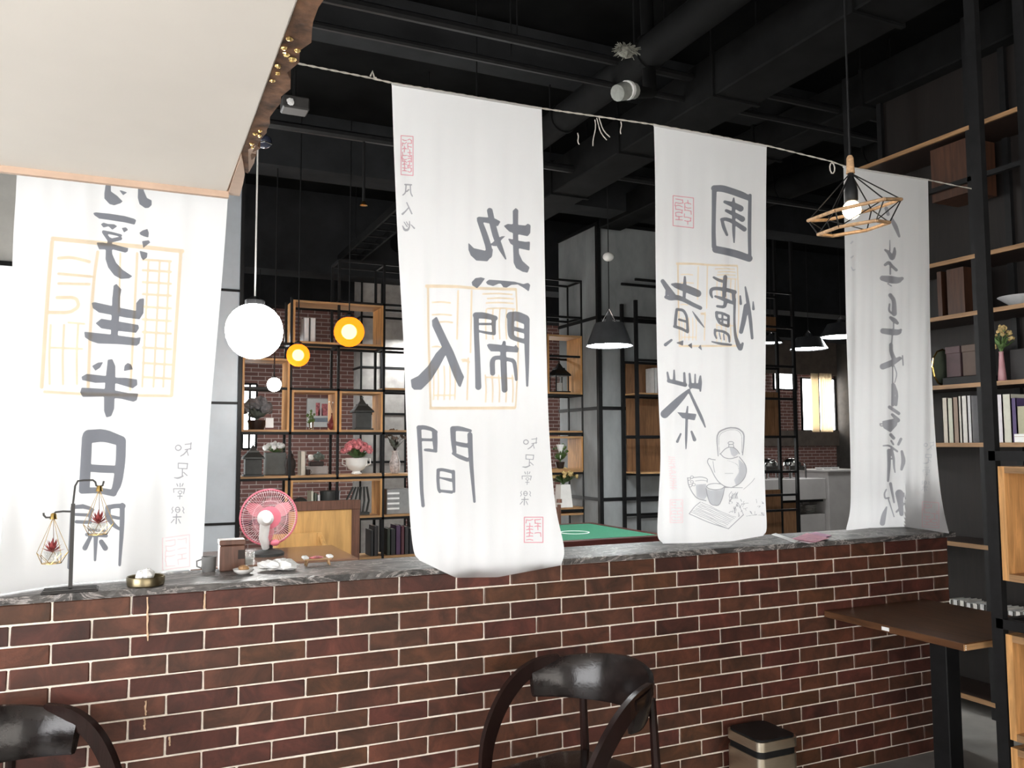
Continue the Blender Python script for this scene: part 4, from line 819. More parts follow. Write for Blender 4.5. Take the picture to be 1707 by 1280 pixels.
# ------------------------------------------------------------------ grey columns of the back room
def zpx(px, py, Y): return float(at(px, py, Y)[2])
zt = zpx(995, 372, 5.2)
c = thing('concrete_column', 'wide grey panelled column with black metal corner and bands behind the mahjong table', 'column', (5.9, 5.7, 0))
hz = [0]+sorted(zpx(995, y, 5.2) for y in (528, 680, 833))+[zt]
for a, b in zip(hz[:-1], hz[1:]): MB().box((5.19, 5.2, a+.012), (6.6, 6.2, b-.012), .004).build('panel', CONC, c)
for z in hz[1:]: MB().box((5.18, 5.19, z-.02), (6.61, 6.21, z+.02)).build('band', BLACK, c)
for x in (5.17, 6.58): MB().box((x, 5.18, 0), (x+.05, 5.23, zt)).build('corner_trim', BLACK, c)
c = thing('concrete_column', 'slim pale grey panelled column behind the orange seal banner', 'column', (.85, 5.4, 0))
hz = [0]+sorted(zpx(400, y, 5.2) for y in (485, 672, 872))+[4.75]
PALEC = mat('pale blue grey board', (.46, .50, .54), .6, 0, .05, 3)
for a, b in zip(hz[:-1], hz[1:]): MB().box((.55, 5.2, a+.008), (1.14, 5.7, b-.008), .004).build('panel', PALEC, c)
for z in hz[1:-1]: MB().box((.54, 5.19, z-.012), (1.15, 5.71, z+.012)).build('band', BLACK, c)
MB().box((1.14, 5.18, 0), (1.17, 5.72, 4.75)).build('corner_trim', BLACK, c)
a, b = at(602, 600, 7.4), at(676, 600, 7.4)
c = thing('concrete_column', 'grey panelled pier seen through the open steel bookcase', 'column', ((a[0]+b[0])/2, 7.6, 0))
hz = [0]+sorted(zpx(640, y, 7.4) for y in (530, 613, 690, 770))+[4.2]
for z0, z1 in zip(hz[:-1], hz[1:]): MB().box((a[0], 7.4, z0+.012), (b[0], 7.8, z1-.012), .004).build('panel', mat('warm grey board', (.36, .34, .32), .7), c)
for z in hz[1:]: MB().box((a[0]-.01, 7.39, z-.014), (b[0]+.01, 7.81, z+.014)).build('band', BLACK, c)
for q in (0, .45, 1): x = a[0]+(b[0]-a[0])*q; MB().box((x-.012, 7.385, 0), (x+.012, 7.4, 4.2)).build('band', BLACK, c)

# ------------------------------------------------------------------ open steel bookcase
GX = [1.21+.4975*k for k in range(9)]; GZ = [.0, .41, .85, 1.29, 1.766, 2.227, 2.697, 3.177, 3.63]; Y0, Y1 = 5.6, 5.95
sh = thing('open_steel_bookcase', 'wide open black steel bookcase with oak boxes in the back room', 'bookcase', (3.2, 5.78, 0))
T = .013
for k, x in enumerate(GX):
    for y in (Y0, Y1): MB().box((x-T, y-T, 0), (x+T, y+T, 3.63 if k in (0, 2, 3, 4, 5, 6, 8) else 3.19)).build('post', BLACK, sh)
for j, z in enumerate(GZ[1:], 1):
    xa, xb = (GX[0], GX[8]) if j < 7 else (GX[2], GX[8])
    for y in (Y0, Y1): MB().box((xa, y-T, z-T), (xb, y+T, z+T)).build('rail', BLACK, sh)
    for k, x in enumerate(GX):
        if x >= xa: MB().box((x-T, Y0, z-T), (x+T, Y1, z+T)).build('cross_rail', BLACK, sh)
def board(k0, k1, z, m=OAKX): MB().box((GX[k0]+T, Y0-.01, z+T), (GX[k1]-T, Y1, z+T+.022)).build('shelf_board', m, sh)
def obox(k0, k1, z0, z1, back=False):
    x0, x1 = GX[k0]+T, GX[k1]-T; t_ = .022; z0 += T; z1 -= T
    for x in (x0, x1-t_): MB().box((x, Y0-.02, z0), (x+t_, Y1-.02, z1)).build('box_side', OAK, sh)
    for z in (z0, z1-t_): MB().box((x0+t_, Y0-.02, z), (x1-t_, Y1-.02, z+t_)).build('box_board', OAKX, sh)
obox(1, 3, GZ[6], GZ[7]); obox(0, 1, GZ[4], 2.55); obox(1, 2, GZ[4], GZ[5]); obox(2, 3, GZ[4], GZ[5]); obox(1, 3, GZ[2], GZ[3]); obox(7, 8, GZ[5], GZ[6]+.27); obox(7, 8, GZ[3]+.02, GZ[4]-.02)
for k in range(8): board(k, k+1, GZ[3])
board(3, 8, GZ[2]); board(3, 8, GZ[1]); board(3, 7, GZ[4]); board(0, 3, GZ[1]); board(7, 8, GZ[4]); board(3, 7, GZ[5])
# --- things standing in it
def shelf_z(j): return GZ[j]+T+.022
def lantern(x, y, z, w_, h, label, m=BLACK, open_=False):
    l = thing('house_lantern', label, 'lantern', (x, y, z), 'house shaped lanterns'); bh = h*.52
    MB().box((x-w_*.55, y-w_*.55, z), (x+w_*.55, y+w_*.55, z+h*.05)).build('base', m, l)
    if open_:
        for sx_ in (-1, 1):
            for sy_ in (-1, 1): MB().box((x+sx_*w_*.44-.006, y+sy_*w_*.44-.006, z+h*.05), (x+sx_*w_*.44+.006, y+sy_*w_*.44+.006, z+bh)).build('post', m, l)
        MB().lathe([(w_*.2, .0), (w_*.2, bh*.5), (w_*.03, bh*.52)], (x, y, z+h*.05), 12).build('candle', PAPER, l)
        MB().box((x-w_*.43, y-w_*.435, z+h*.06), (x+w_*.43, y-w_*.43, z+bh)).build('pane', GLASS, l)
    else: MB().box((x-w_*.45, y-w_*.45, z+h*.05), (x+w_*.45, y+w_*.45, z+bh), .004).build('body', m, l)
    rf = MB(); rs = [(.58, bh), (.56, bh+h*.05), (.30, bh+h*.20), (.28, bh+h*.25), (.20, bh+h*.25), (.05, bh+h*.40)]; vs = []
    for s, zz in rs: vs += [(x-w_*s, y-w_*s, z+zz), (x+w_*s, y-w_*s, z+zz), (x+w_*s, y+w_*s, z+zz), (x-w_*s, y+w_*s, z+zz)]
    rf.add(vs, [(i*4+k, i*4+(k+1) % 4, (i+1)*4+(k+1) % 4, (i+1)*4+k) for i in range(len(rs)-1) for k in range(4)]+[(3, 2, 1, 0), tuple((len(rs)-1)*4+k for k in range(4))]); ro = rf.build('roof', m, l)
    MB().tube([(x+w_*.06*math.cos(q*.785), y, z+bh+h*.44+w_*.06*math.sin(q*.785)) for q in range(8)], .005, 5, closed=True).build('ring', m, ro)
    return l
LANT = mat('charcoal tin', (.045, .047, .045), .5, .3, .15)
p = at(603, 716, 5.75); lantern(p[0], 5.75, GZ[4]+T+.023, .19, .37, 'charcoal house lantern in the oak box above the flower tureen', LANT)
p = at(423, 792, 5.75); lantern(p[0]-.02, 5.68, shelf_z(3), .18, .34, 'charcoal house lantern on the oak shelf right above the fan', LANT)
p = at(934, 650, 5.75); lantern(p[0], 5.78, GZ[5]+T+.023, .19, .40, 'open black lantern with a candle in the lit oak box', BLACK, True)
# tureen with flowers
p = at(594, 792, 5.72); c = (p[0], 5.72, shelf_z(3))
tu = thing('flower_tureen', 'white footed tureen with handles filled with rose pink flowers', 'flower vase', c)
MB().lathe([(.05, .0), (.055, .012), (.04, .03), (.09, .06), (.118, .11), (.115, .15), (.125, .175), (.118, .175), (.10, .15), (.02, .1)], c, 24).build('bowl', WHITE, tu, True)
for s in (-1, 1): MB().tube([(c[0]+s*.11, c[1], c[2]+.155), (c[0]+s*.15, c[1], c[2]+.165), (c[0]+s*.155, c[1], c[2]+.11), (c[0]+s*.112, c[1], c[2]+.09)], .008, 6).build('handle', WHITE, tu, True)
for k in range(4): MB().ball((c[0]+.05*math.cos(k*1.57+.7), c[1]+.05*math.sin(k*1.57+.7), c[2]+.008), (.018, .018, .009), 8, 5).build('foot', WHITE, tu)
blooms(tu, (c[0], c[1], c[2]+.14), 60, .155, .21, .028, GREENL, ROSE, 9, 26)
# dark hydrangeas with a card
p = at(428, 716, 5.78); c = (p[0], 5.78, GZ[4]+T+.023)
hy = thing('hydrangea_basket', 'dark basket of dusty hydrangeas with a white tag in the left oak box', 'flower basket', c)
MB().lathe([(.07, 0), (.10, .1), (.095, .1), (.06, .01)], c, 16).build('basket', DARKW, hy); blooms(hy, (c[0], c[1], c[2]+.08), 26, .14, .22, .05, GREYL, mat('dusty mauve bloom', (.16, .16, .17), .8, 0, .3, 20), 12, 30, GREYL)
MB().box((c[0]+.07, c[1]-.13, c[2]+.02), (c[0]+.15, c[1]-.12, c[2]+.12), .002).build('tag', PAPER, hy)
# white flowers and grey planter, left bottom
p = at(452, 792, 5.85); c = (p[0]+.04, 5.87, shelf_z(3)); wf = thing('white_flower_trough', 'dark trough of white flowers behind the left lantern', 'planter', c)
MB().box((c[0]-.11, c[1]-.06, c[2]), (c[0]+.11, c[1]+.06, c[2]+.24), .01).build('trough', mat('slate tin', (.10, .105, .10), .6), wf); blooms(wf, (c[0], c[1], c[2]+.22), 26, .11, .12, .024, GREENL, PAPER, 14, 12)
# things seen between: succulent pot, carved figurine, cream book, brown cup, grey box
p = at(527, 792, 5.85); c = (p[0], 5.86, shelf_z(3)); sp = thing('succulent_trough', 'low brown trough with a grey succulent and white bloom', 'planter', c)
MB().box((c[0]-.075, c[1]-.05, c[2]+.09), (c[0]+.075, c[1]+.05, c[2]+.14), .008).build('trough', DARKW, sp); MB().box((c[0]-.12, c[1]-.06, c[2]), (c[0]+.12, c[1]+.06, c[2]+.09), .01).build('stone_block', mat('grey stone', (.30, .28, .27), .8), sp); blooms(sp, (c[0]+.02, c[1], c[2]+.13), 14, .06, .09, .02, GREYL, GREYL, 15, 12, GREYL)
MB().ball((c[0]-.06, c[1], c[2]+.18), .03, 8, 6, .25).build('white_bloom', PAPER, sp)
p = at(499, 790, 5.75); book(p[0], 5.68, shelf_z(3), .05, .25, .18, BKM[0], 'cream book standing alone on the oak shelf right of the figurine', 'books on the steel bookcase', 'x')
p = at(482, 790, 5.7); c = (p[0]+.01, 5.70, shelf_z(3)); fg = thing('carved_figurine', 'dark carved gourd shaped figurine by the steel post', 'figurine', c)
MB().lathe([(.05, 0), (.055, .02), (.045, .05), (.06, .1), (.055, .15), (.03, .19), (.035, .21), (.01, .24)], c, 14).build('body', DARKW, fg, True); MB().ball((c[0], c[1], c[2]+.245), .016, 8, 5).build('knob', DARKW, fg)
p = at(513, 790, 5.68); c = (p[0], 5.66, shelf_z(3)); tb = thing('brown_tea_cup', 'tiny brown cup on the oak shelf', 'cup', c); MB().lathe([(.018, 0), (.024, .06), (.021, .06), (.015, .01)], c, 12).build('body', DARKW, tb, True); MB().tube([(c[0]+.022, c[1], c[2]+.05), (c[0]+.035, c[1], c[2]+.035), (c[0]+.02, c[1], c[2]+.018)], .003, 5).build('handle', DARKW, tb)
# red vase and two white folders in the upper oak box
p = at(555, 716, 5.72); c = (p[0], 5.72, GZ[4]+T+.023); rv = thing('red_vase', 'dark red vase with a thin twig in the oak box', 'vase', c); MB().lathe([(.03, 0), (.06, .03), (.065, .07), (.03, .12), (.018, .16), (.024, .18), (.018, .18)], c, 16).build('vase', mat('oxblood glaze', (.16, .035, .035), .25), rv, True); blooms(rv, (c[0], c[1], c[2]+.17), 8, .05, .2, .009, DARKW, PAPER, 17)
p = at(519, 700, 5.85); c = (p[0], 5.85, GZ[4]+T+.023); gp = thing('green_sprig_glass', 'small glass with green sprigs beside the picture', 'vase', c); MB().lathe([(.025, 0), (.03, .09), (.027, .09), (.022, .01)], c, 12, False).build('glass', SMOKE, gp, True); blooms(gp, (c[0], c[1], c[2]+.04), 10, .06, .16, .014, GREENL, GREENL, 18, 10)
for k, px in enumerate((508, 519)): p = at(px, 565, 5.75); book(p[0]-.028, 5.66, GZ[6]+T+.023, .056, .26, .2, BKM[5], 'white binder standing in the wide upper oak box', 'white binders', 'x')
# lower box: dark bowl, book, magazines
p = at(503, 850, 5.72); c = (p[0], 5.72, GZ[2]+T+.023); q = thing('dark_globe', 'dark round tin behind the framed screen', 'tin', c); MB().ball((c[0]-.02, c[1], c[2]+.12), .09, 16, 10).build('tin', LANT, q, True); MB().lathe([(.05, 0), (.05, .035)], (c[0]-.02, c[1], c[2]), 14).build('foot', LANT, q)
for k, px in enumerate((516, 521.5, 527)): p = at(px, 850, 5.72); book(p[0], 5.66, GZ[2]+T+.023, .03, .27-.02*k, .2, (BKM[1], MATS['celadon'], BKM[5])[k], ('olive', 'green', 'pale blue')[k]+' book in the long oak box behind the screen', 'books in the long oak box', 'x')
p = at(551, 850, 5.72); c = (p[0], 5.75, GZ[2]+T+.023); q = thing('black_pot', 'squat black pot in the long oak box', 'pot', c); MB().lathe([(.07, 0), (.1, .1), (.105, .26), (.095, .26), (.08, .1), (.02, .02)], c, 18).build('pot', LANT, q, True); MB().lathe([(.11, .24), (.11, .265), (.09, .265)], c, 18).build('rim', LANT, q)
p = at(596, 850, 5.72); c = (p[0], 5.72, GZ[2]+T+.023); q = thing('iron_sculpture', 'dark twisted iron sculpture in the long oak box', 'sculpture', c)
MB().box((c[0]-.12, c[1]-.05, c[2]), (c[0]+.12, c[1]+.05, c[2]+.03)).build('base', LANT, q)
for k in range(6): MB().tube([(c[0]-.1+.04*k, c[1], c[2]+.03), (c[0]-.12+.05*k, c[1]+.02, c[2]+.15), (c[0]-.05+.03*k, c[1], c[2]+.3)], .012, 6).build('rod', LANT, q)
# books on the low shelves, right of the screen
r = random.Random(31); x = GX[3]-.12; DB = [mat('dark book %d' % k, c, .6) for k, c in enumerate(((.02, .02, .022), (.035, .032, .034), (.028, .036, .026), (.07, .035, .08), (.09, .03, .04), (.025, .025, .03)))]
DN = ['black', 'charcoal', 'dark green', 'purple', 'wine red', 'ink blue']
for k in range(12):
    w_ = r.uniform(.035, .06); ci = (0, 1, 5, 2, 0, 3, 4, 1, 5, 0, 2, 1)[k]
    if x < GX[3]-.03 or x > GX[3]+.02: book(x, 5.64, shelf_z(1) if x > GX[3] else GZ[1]+T+.023, w_, r.uniform(.27, .34), .22, DB[ci], DN[ci]+' book in the low row of the steel bookcase', 'dark books on the steel bookcase', 'x')
    x += w_+.004
    if GX[3]-.06 < x < GX[3]+.02: x = GX[3]+.02
q = thing('striped_box', 'grey striped card box on the steel bookcase above the dark books', 'box', (GX[3]+.2, 5.75, shelf_z(2)))
MB().box((GX[3]+.06, 5.65, shelf_z(2)), (GX[3]+.34, 5.9, shelf_z(2)+.27), .004).build('body', mat('grey card', (.26, .26, .26), .7), q)
for k in range(4): MB().box((GX[3]+.065, 5.646, shelf_z(2)+.05+k*.055), (GX[3]+.2, 5.65, shelf_z(2)+.07+k*.055)).build('stripe', PAPER, q)
p = at(658, 792, 5.75); c = (p[0], 5.75, shelf_z(3)); q = thing('patterned_vase', 'pale patterned vase with dry brown stems beside the wide banner', 'vase', c); MB().lathe([(.035, 0), (.055, .04), (.06, .12), (.035, .19), (.03, .23), (.04, .25), (.03, .25)], c, 16).build('vase', mat('mottled glaze', (.46, .40, .38), .3, 0, .3, 40), q, True); blooms(q, (c[0], c[1], c[2]+.23), 18, .13, .26, .022, DARKW, mat('dry brown bloom', (.13, .09, .07), .8, 0, .3), 19, 10, GREYL)
# right end of the bookcase
p = at(936, 783, 5.72); c = (p[0]-.02, 5.72, GZ[3]+.02+T+.023); q = thing('calla_pot', 'green calla plant with a white flower in the oak box by the column', 'plant', c); MB().lathe([(.04, 0), (.06, .08), (.055, .08), (.03, .01)], c, 14).build('pot', DARKW, q, True); blooms(q, (c[0], c[1], c[2]+.06), 12, .12, .24, .016, GREENL, GREENL, 21, 24)
MB().lathe([(.004, .14), (.012, .2), (.05, .31), (.045, .31), (.01, .2)], (c[0]-.02, c[1]-.05, c[2]-.02), 12, False).build('calla_flower', PAPER, q, True)
board(7, 8, .83-.05)
p = at(939, 845, 5.68); c = (p[0], 5.68, GZ[2]+T+.024); q = thing('white_flower_vase', 'square white vase with dry yellow flowers beyond the mahjong table', 'flower vase', c)
MB().add([(c[0]+s*.085*k, c[1]+t_*.085*k, c[2]+z) for k, z in ((1.0, 0), (.75, .27)) for s, t_ in ((-1, -1), (1, -1), (1, 1), (-1, 1))], [(0, 1, 5, 4), (1, 2, 6, 5), (2, 3, 7, 6), (3, 0, 4, 7), (3, 2, 1, 0), (4, 5, 6, 7)]).build('vase', WHITE, q); blooms(q, (c[0], c[1], c[2]+.26), 70, .17, .19, .022, GREENL, YEL, 23, 30)

# ------------------------------------------------------------------ far wall: framed picture and bright windows
a, b = at(512, 664, 9.15), at(549, 712, 9.15)
q = thing('framed_picture', 'white framed watercolour of red buildings on the far brick wall', 'picture', ((a[0]+b[0])/2, 9.17, b[2]))
MB().box((a[0], 9.14, b[2]), (b[0], 9.2, a[2]), .01).build('frame', PAPER, q)
W_, H_ = b[0]-a[0], a[2]-b[2]
for u0, u1, v0, v1, m_ in ((.38, .56, .4, .85, ROSE), (.64, .9, .4, .82, ROSE), (.5, .68, .4, .62, PALEP), (.2, .95, .18, .32, mat('ink wash blue', (.30, .34, .40), .7))): MB().box((a[0]+W_*u0, 9.134, b[2]+H_*v0), (a[0]+W_*u1, 9.14, b[2]+H_*v1)).build('painted_patch', m_, q)
DAYS = emitter('small daylight pane', (1, 1, 1), 9)
def far_window(n, x0, y0, x1, y1, Y, mull=1):
    a, b = at(x0, y0, Y), at(x1, y1, Y); fr = MB(); w_ = .03
    for xx in np.linspace(a[0], b[0], mull+2): fr.box((xx-w_/2, Y-.04, b[2]), (xx+w_/2, Y, a[2]))
    for zz in (a[2], b[2]): fr.box((a[0], Y-.04, zz-w_/2), (b[0], Y, zz+w_/2))
    o = struct('window_%d' % n, fr, BLACK); MB().box((a[0], Y-.012, b[2]), (b[0], Y-.006, a[2])).build('pane', DAYS, o); return o
far_window(4, 405, 640, 426, 748, 9.19, 1)
far_window(5, 1334, 630, 1392, 718, 9.19, 1); far_window(6, 1288, 618, 1326, 650, 9.19, 0)
CURT = cloth('cream curtain', (.8, .74, .62), (.9, .82, .68), .6)
for n, (xa, xb) in enumerate(((1352, 1366), (1366, 1389))):
    a, b = at(xa, 622, 9.1), at(xb, 720, 9.1); vs = []; N = 24
    for k in range(N+1):
        x = a[0]+(b[0]-a[0])*k/N; y = 9.1+.02*math.sin(k*1.6)
        vs += [(x, y, a[2]), (x, y, b[2]), (x, y+.004, b[2]), (x, y+.004, a[2])]
    o = MB().add(vs, [(k*4+i, k*4+(i+1) % 4, (k+1)*4+(i+1) % 4, (k+1)*4+i) for k in range(N) for i in range(4)]).build('window_curtain', CURT); tag(o, ('narrow' if n == 0 else 'wide')+' cream curtain half across the far window above the buffet', 'curtain')

# ------------------------------------------------------------------ table with fan behind the ledge
p = atz(440, 926, .80); tx, ty = float(p[0]), float(p[1])
t = thing('dining_table', 'brown wooden table behind the brick wall carrying the pink fan', 'table', (tx, ty, 0))
MB().box((tx-.55, ty-.45, .765), (tx+.62, ty+.45, .80), .006).build('table_top', mat('glossy brown table', (.16, .085, .055), .2, 0, .15, 4, (1, 6, 1)), t)
for s in (-1, 1):
    for q in (-1, 1): MB().box((tx+.03+s*.5-.03, ty+q*.38-.03, 0), (tx+.03+s*.5+.03, ty+q*.38+.03, .765)).build('leg', FRAMEW, t)
fc = at(448, 862, ty); fx, fz = float(fc[0]), float(fc[2]); R = float(at(496, 862, ty)[0]-fx)*.97
fan = thing('table_fan', 'pink and white round table fan turned away on the brown table', 'fan', (fx, ty, .80))
g1 = MB()
for k in range(72):
    a = k*2*math.pi/72; ca, sa = math.cos(a), math.sin(a); g1.tube([(fx+.05*ca, ty-.045, fz+.05*sa), (fx+R*.6*ca, ty-.05, fz+R*.6*sa), (fx+R*.93*ca, ty-.03, fz+R*.93*sa), (fx+R*ca, ty, fz+R*sa)], .0016, 3)
for rr, yy in ((.6, -.05), (.93, -.03)): g1.tube([(fx+R*rr*math.cos(k*.196), ty+yy, fz+R*rr*math.sin(k*.196)) for k in range(32)], .002, 4, closed=True)
g1.build('rear_grille', PALEP, fan)
MB().tube([(fx+R*math.cos(k*.196), ty, fz+R*math.sin(k*.196)) for k in range(32)], .007, 6, closed=True).build('rim', PINK, fan, True)
g2 = MB()
for k in range(72):
    a = k*2*math.pi/72; ca, sa = math.cos(a), math.sin(a); g2.tube([(fx+R*ca, ty, fz+R*sa), (fx+R*.85*ca, ty+.05, fz+R*.85*sa), (fx+.04*ca, ty+.06, fz+.04*sa)], .0014, 3)
g2.build('front_grille', PINK, fan)
for k in range(3):
    a = k*2.094+.5; bl = MB(); vs = []
    for i in range(7):
        q = .03+(R*.88-.03)*i/6; wv = .5*(.25+.75*math.sin(math.pi*min(1, .2+i/7)))
        for e in (-1, 1): an = a+e*wv; vs.append((fx+q*math.cos(an), ty+.005+e*.018, fz+q*math.sin(an)))
    vs2 = [(x, y+.003, z) for x, y, z in vs]; n = len(vs); fs = [(2*i, 2*i+1, 2*i+3, 2*i+2) for i in range(6)]; bl.add(vs+vs2, fs+[tuple(q+n for q in f) for f in fs]); bl.build('blade', cloth('pink fan blade', (.85, .35, .40), (.8, .35, .4), .35), fan)
def ycyl(prof, c, n=18):
    m = MB(); m.lathe(prof, (0, 0, 0), n); m.v = [(c[0]+x, c[1]-z, c[2]+y) for x, y, z in m.v]; return m
ycyl([(.055, .04), (.06, .06), (.055, .12), (.03, .15)], (fx-.035, ty, fz+.0)).build('motor_housing', PAPER, fan, True)
ycyl([(.085, .042), (.085, .05), (.07, .052)], (fx, ty, fz)).build('hub_ring', PINK, fan, True)
MB().tube([(fx-.035, ty-.07, fz-.03), (fx-.045, ty-.06, fz-.15), (fx-.02, ty-.02, .86)], [.04, .035, .028], 10).build('neck', PAPER, fan, True)
MB().lathe([(.12, 0), (.12, .02), (.10, .035), (.03, .05), (.03, .08)], (fx, ty, .80), 22).build('base', LANT, fan, True)
MB().ball((fx+.04, ty-.06, .90), (.035, .03, .025), 10, 6).build('switch_knob', PINK, fan, True)
# framed screen board
a, b = at(489, 836, 4.5), at(600, 833, 4.5)
s = thing('framed_screen', 'brown framed tan veneer screen standing behind the table fan', 'screen', ((a[0]+b[0])/2, 4.52, 0)); zt = float(b[2])
for x0, x1 in ((a[0]-.12, a[0]-.04), (b[0]-.075, b[0])): MB().box((x0, 4.5, 0), (x1, 4.54, zt-.07)).build('stile', FRAMEW, s)
for z0, z1 in ((zt-.085, zt), (.2, .28)): MB().box((a[0]-.12, 4.495, z0), (b[0]+.005, 4.545, z1), .004).build('rail', FRAMEW, s)
MB().box((a[0]-.04, 4.51, .28), (b[0]-.075, 4.53, zt-.085)).build('panel', TANW, s)
# chair arm beside the table
cx, cy = tx+.42, ty+.75
ca_ = thing('tan_chair', 'tan wooden chair with a sloping arm pushed in behind the brown table', 'chair', (cx, cy, 0))
MB().box((cx-.22, cy-.22, .42), (cx+.22, cy+.22, .46), .01).build('seat', TANW, ca_)
for q in (-1, 1):
    for e in (-1, 1): MB().box((cx+q*.19-.02, cy+e*.19-.02, 0), (cx+q*.19+.02, cy+e*.19+.02, .42 if e < 0 else .86)).build('leg', TANW, ca_)
    MB().tube([(cx+q*.2, cy-.2, .66), (cx+q*.21, cy, .72), (cx+q*.2, cy+.2, .83)], .022, 6).build('arm', TANW, ca_)
    MB().box((cx+q*.2-.015, cy-.2, .46), (cx+q*.2+.015, cy-.17, .66)).build('arm_post', TANW, ca_)
MB().box((cx-.2, cy+.18, .72), (cx+.2, cy+.2, .86), .006).build('backrest', TANW, ca_)

# ------------------------------------------------------------------ mahjong table
Z = .85; a = atz(1098, 893, Z); b = atz(996, 870, Z); x1 = float((a[0]+b[0])/2)+.02; y0, y1 = float(a[1]), float(b[1]); x0 = x1-(y1-y0)
mt = thing('mahjong_table', 'mahjong table with a green felt top and dark red rim', 'table', ((x0+x1)/2, (y0+y1)/2, 0))
MB().box((x0+.06, y0+.06, Z-.02), (x1-.06, y1-.06, Z-.004)).build('felt_top', FELT, mt)
for A, B in (((x0, y0, Z-.08), (x1, y0+.06, Z)), ((x0, y1-.06, Z-.08), (x1, y1, Z)), ((x0, y0+.06, Z-.08), (x0+.06, y1-.06, Z)), ((x1-.06, y0+.06, Z-.08), (x1, y1-.06, Z))): MB().box(A, B, .004).build('rim', MAHOG, mt)
p = atz(958, 887, Z); MB().tube([(p[0]+.13*math.cos(k*.262), p[1]+.13*math.sin(k*.262), Z-.003) for k in range(24)], .006, 4, closed=True).build('white_ring', PAPER, mt)
MB().box(((x0+x1)/2-.2, (y0+y1)/2-.2, .05), ((x0+x1)/2+.2, (y0+y1)/2+.2, Z-.08), .02).build('pedestal', BLACK, mt); MB().box(((x0+x1)/2-.35, (y0+y1)/2-.35, 0), ((x0+x1)/2+.35, (y0+y1)/2+.35, .05), .01).build('foot', BLACK, mt)
# chair post seen by the white vase
p = at(932, 834, 4.9); cx = float(p[0]); q = thing('wooden_chair', 'brown wooden chair with a knobbed post between the mahjong table and bookcase', 'chair', (cx-.2, 5.0, 0))
for k in (0, -.42):
    MB().tube([(cx+k, 4.9, 0), (cx+k, 4.9, .98)], .02, 8).build('leg', FRAMEW, q); MB().tube([(cx+k, 5.25, 0), (cx+k, 5.25, .45)], .02, 8).build('leg', FRAMEW, q); MB().tube([(cx+k, 4.9, 1.0), (cx+k+.001, 4.9, 1.04)], [.032, .03], 10).build('knob', FRAMEW, q)
MB().box((cx-.44, 4.88, .43), (cx+.02, 5.27, .47), .008).build('seat', FRAMEW, q)
for z in (.6, .75, .9): MB().box((cx-.42, 4.89, z), (cx, 4.91, z+.05)).build('slat', FRAMEW, q)

# ------------------------------------------------------------------ second open shelf right of the column
ya = 4.85; xa = float(at(1064, 800, ya)[0]); xb = float(at(1329, 800, ya)[0])
s2 = thing('steel_partition_shelf', 'tall black steel partition shelf with brown panels right of the grey column', 'shelf', ((xa+xb)/2, ya+.15, 0))
for x in (xa, (xa*2+xb)/3, (xa+xb*2)/3, xb):
    for y in (ya, ya+.3): MB().box((x-.018, y-.018, 0), (x+.018, y+.018, 4.75 if x == xb else 3.3)).build('post', BLACK, s2)
zs = [float(at(1064, y, ya)[2]) for y in (466, 529, 600, 659, 728, 792, 834, 862)]
for z in zs:
    for y in (ya, ya+.3): MB().box((xa, y-.014, z-.014), (xb, y+.014, z+.014)).build('rail', BLACK, s2)
BRP = wood('brown cabinet panel', (.17, .085, .04), .5, 2)
for x0_, x1_, z0, z1 in ((xa+.03, (xa*2+xb)/3-.03, zs[3]+.02, zs[2]-.02), (xa+.03, (xa*2+xb)/3-.03, zs[5]+.02, zs[4]-.02), (xa+.03, (xa*2+xb)/3-.03, zs[4]+.02, zs[3]-.02), ((xa+xb*2)/3+.03, xb-.03, zs[4], zs[3]+.1), ((xa+xb*2)/3+.03, xb-.03, .2, zs[6]+.05), ((xa+2*xb)/3+.03, xb-.03, zs[1], 3.28)): MB().box((x0_, ya+.27, z0), (x1_, ya+.29, z1)).build('brown_panel', BRP, s2)
for z in (zs[3], zs[5]): MB().box((xa+.02, ya-.01, z+.014), ((xa*2+xb)/3-.02, ya+.3, z+.032)).build('shelf_board', OAKX, s2)
p = at(1088, 650, ya+.1); book(float(p[0]), ya+.06, zs[3]+.033, .04, .3, .18, BKM[5], 'pale book on the steel partition shelf', 'books on the partition shelf', 'x')

# ------------------------------------------------------------------ buffet at the far right
YB = 6.6
A = lambda x, y: at(x, y, YB)
p, q = A(1268, 800), A(1378, 830); zt = float(p[2])
bf = thing('buffet_counter', 'grey buffet counter with an open niche at the far right', 'counter', (float(A(1320, 800)[0]), YB+.3, 0))
GREYC = mat('grey laminate', (.34, .32, .31), .45, 0, .06, 3); xl, xr = float(p[0]), float(A(1375, 800)[0])
MB().box((xl, YB-.02, zt-.32), (xr, YB+.6, zt), .005).build('top_slab', GREYC, bf)
MB().box((xl, YB+.05, zt-.36), (xr, YB+.58, zt-.32)).build('shadow_gap', BLACK, bf)
xm = float(A(1330, 850)[0]); MB().box((xl, YB+.02, 0), (xm, YB+.58, zt-.36)).build('brown_door', BRP, bf); MB().box((xm, YB+.35, 0), (xr, YB+.58, zt-.36)).build('niche_back', GREYC, bf); MB().box((xm, YB+.02, 0), (xr, YB+.35, float(A(1340, 858)[2]))).build('niche_floor', GREYC, bf)
zt2 = float(A(1390, 783)[2]); xe = float(A(1440, 783)[0])
tc2 = thing('tall_buffet_cabinet', 'taller plain grey cabinet at the end of the buffet', 'cabinet', ((xr+xe)/2, YB+.3, 0)); MB().box((xr+.01, YB-.06, 0), (xe, YB+.6, zt2-.03), .005).build('body', GREYC, tc2); MB().box((xr-.02, YB-.08, zt2-.03), (xe+.02, YB+.62, zt2), .005).build('top', GREYC, tc2)
